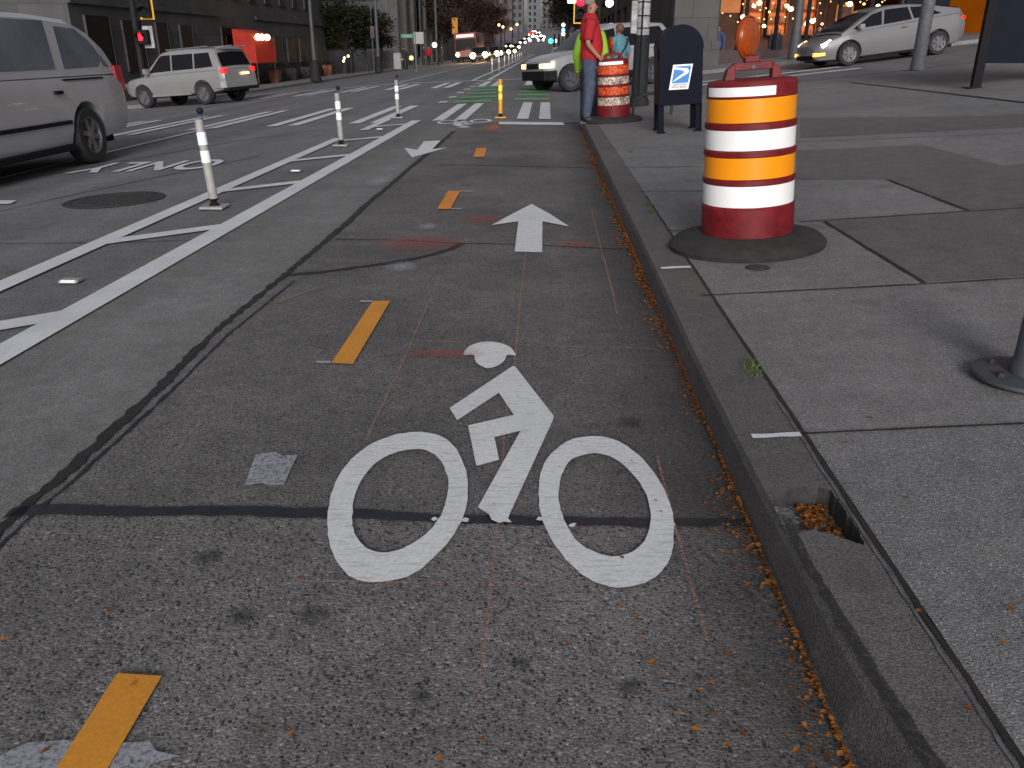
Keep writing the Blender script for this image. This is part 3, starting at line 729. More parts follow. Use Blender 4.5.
# moss / weeds in the joint
b = MB()
for px, py in ((751, 366), (649, 205), (652, 212), (752, 372), (630, 152)):
    q = G(px, py, KH)
    for _ in range(110):
        x, y = q.x + rnd.gauss(0, .014), q.y + rnd.gauss(0, .04); a = rnd.uniform(0, 6.3); l = rnd.uniform(.008, .02)
        z = q.z + .004
        b.add([(x, y, z), (x + .004 * math.cos(a), y + .004 * math.sin(a), z), (x + l * math.cos(a + .5), y + l * math.sin(a + .5), z + rnd.uniform(.003, .016))], [(0, 1, 2)])
M['weed'] = leafmat('weed_leaf', (.05, .09, .02), (.14, .18, .04))
tag(b.build('weeds', 'weed', None, fix=False), 'small green weeds growing in the joint behind the kerb', 'weeds', kind='stuff')
# far sidewalks
NEy = 30.2
slab_mesh('sidewalk', [(3.4, NEy), (60, NEy), (60, 165), (2.2, 165), (2.2, 34), (2.6, 31.4)], KH, .2, 'walk')
slab_mesh('sidewalk', [(-13.2, 31), (-13.2, 165), (-60, 165), (-60, 30.2), (-15, 30.2), (-13.6, 30.5)], KH, .2, 'walk')
slab_mesh('sidewalk', [(-13.2, -4), (-13.2, 18.2), (-14.4, 19.2), (-60, 19.2), (-60, -4)], KH, .2, 'walk')

# ------------------------------------------------------------------ fallen leaves
def leaf(b, x, y, z, s, tilt=.5):
    a = rnd.uniform(0, 6.283); t = rnd.uniform(-tilt, tilt); ca, sa = math.cos(a), math.sin(a); w_ = s * rnd.uniform(.22, .42)
    pts = [(-s / 2, 0, 0), (0, w_, .15 * s), (s / 2, 0, .05 * s), (0, -w_, .15 * s)]
    out = []
    for u, v, h in pts:
        out.append((x + u * ca - v * sa, y + u * sa + v * ca, z + h * .6 + u * t * .35 + abs(s * .18 * t)))
    b.add(out, [(0, 1, 2, 3)])
b = MB()
gpx = [(587, 130), (597, 160), (611, 190), (626, 222), (640, 258), (653, 292), (670, 325), (686, 358), (700, 398), (718, 435), (736, 470), (750, 500), (768, 540), (786, 578), (806, 620), (830, 670), (858, 730), (880, 790)]
gw = [Vector(G2(*p)) for p in gpx]
for a_, b_ in zip(gw, gw[1:]):
    L = (b_ - a_).length
    for _ in range(int(L * 620)):
        t = rnd.random(); p = a_.lerp(b_, t)
        dens = .5 + .5 * math.sin(p.y * 2.1) * math.sin(p.y * 5.3 + 1)
        if rnd.random() > .35 + .65 * dens and p.y < 4: continue
        x = min(p.x - abs(rnd.gauss(0, .044 if p.y < 3.6 else .04)) * (.35 + dens * 1.3) + .004, KX - .02)
        leaf(b, x, p.y + rnd.uniform(-.02, .02), .006 + rnd.uniform(0, .012), rnd.choice((rnd.uniform(.007, .014), rnd.uniform(.011, .022))) if p.y < 4 else rnd.uniform(.014, .03))
tag(b.build('fallen_leaves', 'leaf', None, fix=False), 'orange leaves gathered in the gutter along the kerb', 'leaves', kind='stuff')
b = MB()
for _ in range(420):      # in the broken kerb
    ta, tb = rnd.random(), rnd.random(); ka = rnd.randrange(1, 7)
    if ta + tb > 1: ta, tb = 1 - ta, 1 - tb
    c0 = hole0[12].lerp(hole0[4], .45); q = c0 + (hole0[ka] - c0) * ta * .92 + (hole0[ka + 1] - c0) * tb * .92
    leaf(b, q.x, q.y, .066 + rnd.uniform(0, .018), rnd.uniform(.008, .02), .9)
tag(b.build('fallen_leaves', 'leaf', None, fix=False), 'orange leaves filling the broken-out hole in the kerb', 'leaves', kind='stuff')
b = MB()
for _ in range(230):
    x = KX - abs(rnd.gauss(0, .33)) - .02; y = rnd.uniform(.9, 6)
    leaf(b, x, y, .012, rnd.uniform(.007, .018), .3)
for px, py in ((263, 737), (440, 765), (292, 740), (652, 668), (568, 650), (694, 736), (828, 690), (590, 622), (676, 612), (725, 660), (750, 600), (330, 415), (300, 583), (112, 616), (4, 648), (48, 757), (135, 690)):
    q = G(px, py); leaf(b, q.x, q.y, .016, rnd.uniform(.014, .024), .3)
for px, py in ((918, 614), (1010, 612), (1003, 645), (968, 712), (905, 500), (870, 420), (1010, 390), (1000, 395), (893, 298), (880, 250), (885, 145), (960, 240), (990, 560), (845, 445), (770, 430)):
    q = G(px, py, KH); leaf(b, q.x, q.y, q.z + .008, rnd.uniform(.012, .022), .3)
for _ in range(60):
    x = rnd.uniform(BX, 3.5); y = rnd.uniform(1, 9); leaf(b, x, y, g(x) + KH + .006, rnd.uniform(.008, .016), .3)
tag(b.build('fallen_leaves', 'leaf', None, fix=False), 'scattered single orange leaves on the bike lane and sidewalk', 'leaves', kind='stuff')

# ------------------------------------------------------------------ traffic drums
DZ = [.085, .248, .361, .394, .506, .541, .644, .680, .799, .885]
def drum(px, py, rot, label, old=False, lens=48):
    p = G(px, py, KH)
    o = empty('traffic_drum', (p.x, p.y, p.z + .004), label, 'traffic drum', 'orange traffic drums on the sidewalk')
    o.rotation_euler = (0, -math.atan(.07), rot)
    MB().lathe([(.001, .0), (.425, .0), (.43, .022), (.40, .05), (.33, .06), (.285, .085), (.27, .085), (.001, .085)], 56).build('rubber_base', 'rubber', o, 40)
    # body: stepped rings
    Rb = .250
    prof = [(Rb, .03), (Rb, DZ[1] - .012), (Rb - .008, DZ[1] - .004)]
    bands = []
    for i_, k_ in enumerate(('w', 'o', 'w', 'o')):
        a_, c_ = DZ[1 + 2 * i_], DZ[2 + 2 * i_]; r = Rb - .009 - .0038 * i_
        nx_ = DZ[3 + 2 * i_] if i_ < 3 else c_ + .012
        prof += [(r, a_), (r, c_), (r + .006, c_ + .005), (r + .006, nx_ - .005)]; bands.append((k_, r, a_ + .001, c_ - .001))
    z = DZ[8] + .014; r = Rb - .019
    prof += [(r, z), (r - .001, DZ[9] - .02), (r - .010, DZ[9] - .004), (r - .05, DZ[9]), (.001, DZ[9] + .002)]
    MB().lathe(prof, 64).build('drum_body', 'drum', o, 28)
    for k_, r_, a_, c_ in bands:
        m_ = {'w': 'refl_white', 'o': 'refl_orange'}[k_] if not old else {'w': 'refl_worn', 'o': 'refl_worn_orange'}[k_]
        MB().lathe([(r_ + .0015, a_), (r_ + .001, c_)], 64).build('reflective_band', m_, o, 60)
    # partial top strip with a hand-worn end
    zt = DZ[8] + .012
    MB().lathe([(r + .0022, zt), (r + .0018, zt + .045)], 30, None, R(-172), R(-72)).build('top_sticker', 'refl_white', o, 60)
    # handle: block with two arms
    zt = DZ[9] - .002
    b = MB()
    for s_ in (-1, 1):
        b.prism([(s_ * .095, 0), (s_ * .150, 0), (s_ * .135, .055), (s_ * .095, .082)], 'y', -.035, .035)
    b.box(-.100, .100, -.028, .028, .045, .084)
    for v in range(len(b.v)): b.v[v] = (b.v[v][0], b.v[v][1], b.v[v][2] + zt)
    b.build('handle', 'drum', o, None, .004)
    MB().tube((0, -.0285, zt + .06), (0, .0285, zt + .06), .01, n=10).build('bolt', 'steel', o)
    # warning light: housing, bracket, two-sided round lens
    zl = zt + .084
    b = MB(); b.box(-.045, .03, -.03, .03, zl, zl + .03)
    b.build('light_bracket', 'drum', o, None, .004)
    T = Matrix.Translation((-.03, 0, zl + .12)) @ Matrix.Rotation(R(lens), 4, 'Z') @ Matrix.Rotation(R(90), 4, 'X')
    h_ = MB().lathe([(.001, .03), (.05, .029), (.088, .02), (.096, .008), (.099, 0), (.096, -.008), (.088, -.02), (.05, -.029), (.001, -.03)], 36, T).build('warning_light', 'lens_amber', o, 40)
    MB().lathe([(.0985, -.008), (.106, -.006), (.106, .006), (.0985, .008)], 36, T).build('lens_rim', 'lens_rim' if 'lens_rim' in M else 'lens_amber', h_, 40)
    b = MB()
    for rr in (.03, .055, .078):
        b.lathe([(rr - .003, .0285 - (rr / .1) ** 2 * .012), (rr, .031 - (rr / .1) ** 2 * .012), (rr + .003, .0285 - (rr / .1) ** 2 * .012)], 30, T)
    b.build('lens_rings', 'lens_amber', h_, 60)
    return o
M['lens_rim'] = simple('lens_rim', (.28, .05, .006), .4)
def worn_sheet(name, c, dark):
    m, nt, b = new_mat(name); co = obj_co(nt)
    n = noise(nt, co, 28, 5, .75)
    nt.links.new(ramp(nt, n, [(.42, dark), (.5, tuple((a + 2 * d) / 3 for a, d in zip(c, dark))), (.58, c)], 'LINEAR'), b.inputs['Base Color']); b.inputs['Roughness'].default_value = .4
    return m
def sheeting(name, c):
    m, nt, b = new_mat(name); co = obj_co(nt)
    mp = N(nt, 'ShaderNodeMapping'); mp.inputs['Scale'].default_value = (1, 1, .25); nt.links.new(co, mp.inputs[0])
    d = ramp(nt, noise(nt, mp.outputs[0], 22, 8, .75), [(.64, grey(0)), (.72, grey(.55))])
    cc = mix(nt, d, c, tuple(x * .45 for x in c))
    cc = mix(nt, ramp(nt, noise(nt, co, 3, 4), [(.45, grey(0)), (.75, grey(.16))]), cc, tuple(x * .5 for x in c))
    nt.links.new(cc, b.inputs['Base Color']); b.inputs['Roughness'].default_value = .35
    v = N(nt, 'ShaderNodeTexVoronoi', Scale=140); nt.links.new(co, v.inputs['Vector'])
    bp = N(nt, 'ShaderNodeBump', Strength=.15, Distance=.002); nt.links.new(v.outputs['Distance'], bp.inputs['Height']); nt.links.new(bp.outputs[0], b.inputs['Normal'])
    return m
M['refl_white'] = sheeting('white_sheeting', (1, 1, 1)); M['refl_orange'] = sheeting('orange_sheeting', (1, .34, .004))
M['refl_worn'] = worn_sheet('worn_white_sheeting', (.85, .76, .6), (.18, .13, .11))
M['refl_worn_orange'] = worn_sheet('worn_orange_sheeting', (.9, .16, .03), (.4, .03, .02))
drum(746, 245, 0, 'large red-orange drum with bright orange and white bands in front of the mailbox')
drum(614, 121.5, .3, 'weathered drum with scuffed bands beside the man in red', True, 84)

# ------------------------------------------------------------------ delineator posts
def delineator(px, py, label, yellow=False, ball=True, tilt=(0, 0), h=.69, group='white plastic posts along the painted buffer', pos=None, strap=False):
    p = G(px, py) if pos is None else Vector((pos[0], pos[1], g(*pos)))
    o = empty('delineator_post', (p.x, p.y, p.z + .01), label, 'traffic post', group)
    pm = 'post_yellow' if yellow else 'post_white'
    MB().box(-.10, .10, -.10, .10, 0, .022).build('base_plate', pm, o, None, .008)
    MB().lathe([(.045, .022), (.045, .03), (.028, .04), (.022, .05), (.028, .062), (.042, .07), (.042, .078)], 18).build('hinge', 'black', o, 40)
    sx_, sy_ = tilt
    def T(z): return Matrix.Translation((sx_ * z, sy_ * z, z))
    b = MB(); q0, q1 = Vector((0, 0, .078)), Vector((sx_, sy_, h))
    b.tube(q0, q1, .037, .034, 20)
    post = b.build('post', pm, o, 40)
    for z0, z1 in ((h - .20, h - .10) , (h - .34, h - .245)):
        a, c = q0.lerp(q1, (z0 - .078) / (h - .078)), q0.lerp(q1, (z1 - .078) / (h - .078))
        MB().tube(a, c, .0385, .0375, 20, False).build('reflective_band', 'refl_yellow' if yellow else 'refl_blue', o, 40)
    if ball:
        # broken cap hanging by its strap
        MB().path([q1 + Vector((.02, 0, -.03)), q1 + Vector((.035, -.01, .01)), q1 + Vector((.02, 0, .05))], .006).build('strap', 'blue_cloth', o)
        MB().sphere(q1 + Vector((.02, 0, .065)), .028, 10).build('cap', 'black', o, 60)
    return o
delineator(215, 209, 'nearest white post with two bright bands, leaning, its cap hanging', tilt=(-.045, .02), h=.71)
delineator(341.5, 146.5, 'second white post from the viewer, at the break in the outer buffer line', tilt=(-.01, 0), h=.68)
delineator(398, 118.5, 'third white post from the viewer, where the painted buffer ends', h=.68)
delineator(500.5, 118.5, 'yellow post with two yellow bands between the bike lanes at the crosswalk', True, False, group='yellow post', h=.66)
for i in range(9):
    y = 43.5 + 6.4 * i
    delineator(0, 0, '%s white post in the far row beyond the intersection' % names[i], ball=False, pos=(-2.68, y), h=.8, group='white posts beyond the intersection')
for (px, py), lab in (((72, 283), 'reflective road stud in the buffer, nearest the viewer'), ((296.5, 172), 'reflective road stud in the buffer behind the nearest post'), ((380, 130), 'small far reflective road stud by the third post')):
    p = G(px, py)
    o = empty('road_stud', (p.x, p.y, p.z + .012), lab, 'road stud', 'reflective studs in the painted buffer')
    MB().prism([(-.05, 0), (.05, 0), (.030, .013), (-.030, .013)], 'x', -.055, .055).build('stud_body', 'post_white', o)
    b = MB(); b.add([(-.042, -.0495, .002), (.042, -.0495, .002), (.042, -.0315, .014), (-.042, -.0315, .014)], [(0, 1, 2, 3)])
    b.build('reflector', 'refl_blue', o)

# ------------------------------------------------------------------ mailbox
p = G(677, 130.5, KH)
mb = empty('mailbox', (p.x, p.y, p.z), 'dark blue round-topped mailbox on four legs behind the big drum', 'mailbox')
mb.rotation_euler = (0, -math.atan(.06), 0)
W2, D2 = .268, .25
prof = [(-W2, .33), (W2, .33), (W2, .98)] + [(W2 * math.cos(t), .98 + .27 * math.sin(t)) for t in [math.pi * i / 20 for i in range(1, 20)]] + [(-W2, .98)]
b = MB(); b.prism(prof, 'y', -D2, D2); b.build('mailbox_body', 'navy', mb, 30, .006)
prof2 = [(x * 1.025, .98 + (z - .98) * 1.025) if z > .97 else (x * 1.025, z) for x, z in prof[2:]]
for yy in (-D2 - .004, D2 - .016):       # raised rims at both ends
    b = MB(); outer = [(x, z) for x, z in prof[2:]]
    n = len(outer); rim = [(x * 1.03, .98 + (z - .98) * 1.03) for x, z in outer]; inn = [(x * .965, .98 + (z - .98) * .965) for x, z in outer]
    vs = [(x, yy, z) for x, z in rim] + [(x, yy + .02, z) for x, z in rim] + [(x, yy, z) for x, z in inn] + [(x, yy + .02, z) for x, z in inn]
    fs = []
    for i in range(n - 1): fs += [(i, i + 1, n + i + 1, n + i), (2 * n + i, 2 * n + i + 1, i + 1, i), (3 * n + i, 3 * n + i + 1, 2 * n + i + 1, 2 * n + i), (n + i, n + i + 1, 3 * n + i + 1, 3 * n + i)]
    b.add(vs, fs); b.build('rim', 'navy', mb, 40)
MB().box(-W2 - .012, -W2 - .001, -.19, .19, .86, 1.02).build('collection_door', 'navy', mb, None, .005)
for sx_ in (-1, 1):
    for sy_ in (-1, 1):
        b = MB(); x, y = sx_ * (W2 - .035), sy_ * (D2 - .035)
        b.box(x - .035, x + .035, y - sy_ * -.0 - .006, y + .006, 0, .34); b.box(x + sx_ * .03 - .006, x + sx_ * .03 + .006, y - .035, y + .035, 0, .34)
        b.box(x - .05, x + .05, y - .045, y + .045, 0, .014)
        b.build('leg', 'navy', mb)
M['sticker_white'] = simple('sticker_white', (.92, .95, 1.0), .35, var=0)
M['sticker_blue'] = simple('sticker_blue', (.02, .22, .62), .35, var=.05)
sk = empty('emblem_sticker', (0, -D2 - .008, .66), parent=mb)
def sl(pts, y): return [(x + .1 * (z / .3), z) for x, z in pts]
def sheetY(pts, y, th=.002):
    b = MB(); b.prism([(x + .18 * z, z) for x, z in pts], 'y', y, y + th); return b
sheetY([(-.12, -.145), (.12, -.145), (.12, .145), (-.12, .145)], 0, .003).build('sticker', 'sticker_white', sk)
sheetY([(-.10, -.07), (.103, -.07), (.103, .125), (-.10, .125)], -.002).build('blue_field', 'sticker_blue', sk)
sheetY([(-.10, .118), (-.02, .105), (.06, .098), (.088, .07), (.082, .04), (.03, .01), (-.05, -.035), (-.10, -.062), (-.04, .0), (.02, .04), (.035, .055), (.0, .075), (-.06, .088), (-.10, .09)], -.004).build('eagle_emblem', 'sticker_white', sk)
tm = text_mesh('UNITED STATES', .03, 'trim'); o = bpy.data.objects.new('lettering', tm); col.objects.link(o); o.parent = sk; o.location = (-.015, -.0045, -.098); o.rotation_euler = (R(90), 0, 0); o.scale = (.78, 1, 1)
tm = text_mesh('POSTAL SERVICE', .034, 'trim'); o = bpy.data.objects.new('lettering', tm); col.objects.link(o); o.parent = sk; o.location = (-.02, -.0045, -.128); o.rotation_euler = (R(90), 0, 0); o.scale = (.72, 1, 1)

# ------------------------------------------------------------------ poles and signs on the right
def lathe_at(name, prof, mat, parent, n=28, s=40): return MB().lathe(prof, n).build(name, mat, parent, s)
p = G(1026, 379, KH)
po = empty('sign_pole', (p.x, p.y, p.z + .003), 'grey steel pole on a round bolted base plate at the right edge', 'pole')
lathe_at('base_plate', [(.001, 0), (.16, 0), (.165, .006), (.163, .016), (.15, .02), (.001, .021)], 'steel_dark', po, 40)
lathe_at('pole_shaft', [(.06, .018), (.058, .05), (.05, .07), (.05, 3.2)], 'steel_dark', po)
for a in (200, 300, 60, 130):
    MB().tube((.115 * math.cos(R(a)), .115 * math.sin(R(a)), .018), (.115 * math.cos(R(a)), .115 * math.sin(R(a)), .036), .014, n=6).build('bolt', 'iron', po)
p = G(917, 70, KH)
po = empty('street_pole', (p.x, p.y, p.z), 'thick grey steel pole standing in front of the white hatchback', 'pole')
lathe_at('pole_shaft', [(.16, 0), (.15, .03), (.135, .3), (.12, 3), (.09, 8)], 'steel', po)
MB().lathe([(.128, 1.12), (.128, 1.17)], 24).build('strap', 'postered', po)
p = G(975, 88, KH)
sg = empty('directory_sign', (p.x, p.y, p.z), 'dark directory board with faint lettering on a black steel frame at right', 'sign')
for xx in (-.16, 1.66): MB().box(xx, xx + .32, -.09, .09, 0, .012).build('foot_plate', 'black', sg)
MB().box(-.065, .065, -.05, .05, .01, 2.6).build('post', 'trim', sg, None, .005)
MB().box(1.75, 1.88, -.05, .05, .01, 2.6).build('post', 'trim', sg, None, .005)
M['sign_face'] = simple('sign_face', (.007, .010, .017), .6, var=.1, spec=.1)
M['sign_ink'] = simple('sign_lettering', (.10, .12, .16), .6)
MB().box(.066, 1.749, -.03, .03, .36, 2.5).build('sign_panel', 'sign_face', sg)
b = MB()
rr = random.Random(3)
for k_, (z0, ind) in enumerate([(.66, .62), (.74, .80), (.93, .70), (.98, .72), (1.06, .66), (1.12, .78), (1.22, .65), (1.28, .78), (1.38, .70), (1.45, .78), (1.6, .6), (1.7, .7), (1.8, .66), (1.95, .6), (2.05, .62)]):
    x = ind
    while x < 1.5:
        w_ = rr.uniform(.02, .06); b.box(x, x + w_, -.033, -.0305, z0, z0 + .028); x += w_ + .016
b.build('lettering', 'sign_ink', sg)
# white-wrapped pole with dark lower half behind the small drum
p = G(638.5, 106, KH)
po = empty('utility_pole', (p.x, p.y, p.z), 'pole with white wrapped upper half and dark ribbed foot between drum and mailbox', 'pole')
M['foot_dark'] = simple('dark_pole_paint', (.022, .022, .024), .7, var=.3, scale=8, spec=.15)
lathe_at('pole_foot', [(.19, 0), (.18, .1), (.145, .18), (.135, 1.15), (.125, 1.2)], 'foot_dark', po)
lathe_at('pole_shaft', [(.118, 1.18), (.115, 5)], 'postered', po)
MB().box(-.22, -.115, -.12, .02, 1.22, 1.75).build('control_box', 'postered', po, None, .01)
b = MB()
for z in (1.3, 1.5, 1.72, 1.95): b.lathe([(.121, z), (.121, z + .02)], 20)
b.build('band', 'trim', po)
MB().path([(-.02, -.135, 4), (-.03, -.14, 2.2), (-.03, -.15, 1.2), (-.03, -.17, .2)], .014).build('cable', 'trim', po)
# bike rack loop beside it
p = G(652, 116, KH)
rk = empty('bike_rack', (p.x, p.y, p.z), 'low dark bent-pipe rack between the small drum and the mailbox', 'bike rack')
pts = [Vector((-.3, 0, 0))] + [Vector((-.3 + .3 * (1 - math.cos(t)), 0, .12 + .22 * math.sin(t))) for t in [math.pi * i / 10 for i in range(11)]] + [Vector((.3, 0, 0))]
MB().path(pts, .024, 10).build('pipe_loop', 'iron', rk, 60)
for sx_ in (-.3, .3): MB().lathe([(.001, 0), (.06, 0), (.06, .01), (.001, .011)], 20, Matrix.Translation((sx_, 0, 0))).build('foot_plate', 'iron', rk)

# ------------------------------------------------------------------ vehicles
def apply_bool(o, cutters):
    for c in cutters:
        m = o.modifiers.new('cut', 'BOOLEAN'); m.operation = 'DIFFERENCE'; m.object = c; m.solver = 'EXACT'
    bpy.context.view_layer.update()
    me = bpy.data.meshes.new_from_object(o.evaluated_get(bpy.context.evaluated_depsgraph_get()))
    o.modifiers.clear(); old = o.data; o.data = me
    for c in cutters: bpy.data.objects.remove(c)
    me.shade_smooth(); me.set_sharp_from_angle(angle=R(32))
def interp(tab, x):
    if x <= tab[0][0]: return tab[0][1]
    for (a, u), (b, v) in zip(tab, tab[1:]):
        if x <= b: return u + (v - u) * (x - a) / (b - a)
    return tab[-1][1]
def make_wheel(parent, x, y, r, wd, side, spokes=5, rim='rim'):
    w_ = empty('wheel', (x, y, r), parent=parent)
    T = Matrix.Rotation(R(90), 4, 'X')
    MB().lathe([(r * .66, -wd / 2), (r * .93, -wd / 2), (r, -wd * .32), (r, wd * .32), (r * .93, wd / 2), (r * .66, wd / 2), (r * .6, 0), (r * .66, -wd / 2)], 32, T).build('tyre', 'tyre', w_, 40)
    b = MB(); s = side
    b.lathe([(r * .66, .0), (r * .66, wd * .46), (r * .61, wd * .44), (r * .58, wd * .2), (.001, wd * .18)], 32, Matrix.Rotation(R(-90 * s), 4, 'X'))
    for k in range(spokes):
        a = 2 * math.pi * k / spokes + .3
        T2 = Matrix.Rotation(a, 4, 'Y')
        b.box(-r * .09, r * .09, s * wd * .2 if s > 0 else -wd * .42, wd * .42 if s > 0 else -wd * .2, 0, r * .62, T2)
    b.lathe([(r * .16, 0), (r * .16, wd * .45), (.001, wd * .46)], 16, Matrix.Rotation(R(-90 * s), 4, 'X'))
    b.build('rim', rim, w_, 35)
def make_car(name, label, cat, spec, group=None):
    """x forward, y left; body lofted from a belt line, a floor line and plan widths; glasshouse lofted from its own roof line"""
    root = empty(name, (0, 0, 0), label, cat, group)
    L, W = spec['L'], spec['W'] / 2
    belt, floor, plan = spec['belt'], spec['floor'], spec['plan']
    xa_, xb_ = plan[0][0], plan[-1][0]
    xs = sorted(set([round(x, 3) for tab in (belt, floor, plan) for x, _ in tab if xa_ <= x <= xb_] + [round(xa_ + (xb_ - xa_) * i / 26, 3) for i in range(27)]))
    ringd = [(0, 0, 0), (.80, 0, 0), (.93, .05, 0), (.985, .22, 0), (1.0, .55, 0), (.985, .80, 0), (.95, .94, 0), (.88, 1.0, 0), (.45, 1.0, .022), (0, 1.0, .03)]
    b = MB(); vs = []
    for x in xs:
        zb, zt, wd = interp(floor, x), interp(belt, x), W * interp(plan, x)
        half = [(wd * u, zb + (zt - zb) * v + c) for u, v, c in ringd]
        ring = half + [(-y, z) for y, z in half[-2:0:-1]]
        vs += [(x, y, z) for y, z in ring]
    n = len(half) * 2 - 2
    fs = [(k * n + i, k * n + (i + 1) % n, (k + 1) * n + (i + 1) % n, (k + 1) * n + i) for k in range(len(xs) - 1) for i in range(n)]
    fs += [tuple(range(n)), tuple(reversed(range((len(xs) - 1) * n, len(xs) * n)))]
    b.add(vs, fs); body = b.build('body', spec['paint'], root)
    r, wd_ = spec['r'], spec.get('tw', .21)
    cutters = []
    for x in spec['axles']:
        for s in (-1, 1):
            c = MB().tube((x, s * (W - .24), r + .01), (x, s * (W + .2), r + .01), r * 1.17, r * 1.17, 28).build('cutter', 'trim'); c.parent = root; cutters.append(c)
    if spec.get('arches', True): apply_bool(body, cutters)
    else:
        for c in cutters: bpy.data.objects.remove(c)
    b = MB(); b.box(xa_ + .3, xb_ - .3, -W + .25, W - .25, interp(floor, 0) - .04, interp(floor, 0) + .3); b.build('underbody', 'trim', root)
    # glasshouse
    roof = spec['roof']; wb, wr = spec['wb'] / 2, spec['wr'] / 2
    gx = sorted(set([round(x, 3) for x, _ in roof] + [round(roof[0][0] + (roof[-1][0] - roof[0][0]) * i / 20, 3) for i in range(21)]))
    ztop = max(z for _, z in roof)
    def half_w(x, z):
        zb = interp(belt, x) - .02
        t = max(0, min(1, (z - zb) / max(.05, ztop - zb))); return (wb + (wr - wb) * t) * min(1, interp(plan, x) * 1.02)
    vs = []
    for x in gx:
        z0 = interp(belt, x) - .03; z1 = max(interp(roof, x), z0 + .01)
        pts = [(half_w(x, z0), z0), (half_w(x, z0 + (z1 - z0) * .5), z0 + (z1 - z0) * .5), (half_w(x, z1 - .06 * (z1 - z0) / .5), z1 - .06 * min(1, (z1 - z0) / .5)), (half_w(x, z1) * .94, z1 - .005), (half_w(x, z1) * .5, z1 + .02), (0, z1 + .025)]
        ring = pts + [(-y, z) for y, z in pts[-2::-1]]
        vs += [(x, y, z) for y, z in ring]
    n = 11
    fs = [(k * n + i, k * n + i + 1, (k + 1) * n + i + 1, (k + 1) * n + i) for k in range(len(gx) - 1) for i in range(n - 1)]
    b = MB().add(vs, fs); b.build('roof', spec['paint'], root, 35)
    gl = spec.get('glass', 'glass')
    for outline in spec['side_glass']:
        for s in (-1, 1):
            # triangulated patch following the tumblehome
            P = [(x, s * (half_w(x, z) + .006), z) for x, z in outline]
            Q = [(x, y - s * .012, z) for x, y, z in P]
            n_ = len(P)
            MB().add(P + Q, [tuple(range(n_))] + [(i, (i + 1) % n_, n_ + (i + 1) % n_, n_ + i) for i in range(n_)]).build('side_window', gl, root)
    for nm, (xa, xb) in (('windscreen', spec['screen']), ('rear_window', spec['rear'])):
        if xa is None: continue
        vs = []; k = 8
        d = 1 if nm == 'windscreen' else -1
        for i in range(k + 1):
            x = xa + (xb - xa) * i / k; z = interp(roof, x)
            hw = half_w(x, z) * .90
            sl_ = (interp(roof, x + .01) - interp(roof, x - .01)) / .02
            nv = Vector((-sl_, 0, 1)).normalized() * .012
            for u in (-1, -.5, 0, .5, 1): vs.append((x + nv.x, hw * u, z + nv.z + .022 * (1 - u * u)))
        fs = [(i * 5 + j, i * 5 + j + 1, i * 5 + j + 6, i * 5 + j + 5) for i in range(k) for j in range(4)]
        MB().add(vs, fs).build(nm, gl, root, 60)
    for x in spec['axles']:
        for s in (-1, 1): make_wheel(root, x, s * (W - wd_ / 2 - .01), r, wd_, s, spec.get('spokes', 5), spec.get('rimmat', 'rim'))
    for nm, m_, boxes in spec['bits']:
        for (x0, x1, y0, y1, z0, z1) in boxes:
            MB().box(x0, x1, y0, y1, z0, z1).build(nm, m_, root, None, min(.012, (x1 - x0) * .2, (z1 - z0) * .2, (y1 - y0) * .2))
    for nm, m_, xa, yb, z0, z1 in spec.get('wraps', []): wrap_piece(root, spec, nm, m_, xa, yb, z0, z1)
    for nm, m_, prisms in spec.get('prisms', []):
        for pts, y0, y1 in prisms: MB().prism(pts, 'y', y0, y1).build(nm, m_, root, None, .004)
    return root
def place(root, x, y, heading):
    """stand a vehicle on the street: heading = unit vector; tilt follows the ground under the wheels"""
    e = 1.2; hx, hy = heading
    f = Vector((hx * e, hy * e, (g(x + hx * e, y + hy * e) - g(x - hx * e, y - hy * e)) / 2)).normalized()
    lft = Vector((-hy * .8, hx * .8, (g(x - hy * .8, y + hx * .8) - g(x + hy * .8, y - hx * .8)) / 2)).normalized()
    up = f.cross(lft).normalized(); lft = up.cross(f)
    m = Matrix((f, lft, up)).transposed().to_4x4(); m.translation = Vector((x, y, (g(x + hx * e, y + hy * e) + g(x - hx * e, y - hy * e)) / 2 + .006))
    root.matrix_world = m
def wrap(spec, xa, yb, z0, z1, off=.015, inset=.05):
    """outline in plan hugging a front or rear corner from xa along the side to the end face, in to y = yb (0 = right across)"""
    L, W = spec['L'] / 2, spec['W'] / 2; s = 1 if xa > 0 else -1
    end = spec['plan'][-1][0] if s > 0 else spec['plan'][0][0]
    xs = [xa + (end - xa) * i / 7 for i in range(8)]
    out = [(x, W * interp(spec['plan'], x) * .99 + off) for x in xs] 
    out[-1] = (end + s * off, out[-1][1]); 
    return out, end + s * off, yb
def wrap_piece(root, spec, name, mat_, xa, yb, z0, z1, off=.015):
    o, xe, yb = wrap(spec, xa, yb, z0, z1, off)
    s = 1 if xa > 0 else -1
    if yb <= 0:
        pts = o + [(x, -y) for x, y in reversed(o)]
        MB().prism(pts, 'z', z0, z1).build(name, mat_, root, None, .015)
    else:
        for sd in (1, -1):
            pts = [(x, y * sd) for x, y in o] + [(xe, yb * sd), (xe - s * .08, yb * sd), (xa, (o[0][1] - .08) * sd)]
            MB().prism(pts, 'z', z0, z1).build(name, mat_, root, None, .012)
def pair(x0, x1, y0, y1, z0, z1): return [(x0, x1, y0, y1, z0, z1), (x0, x1, -y1, -y0, z0, z1)]

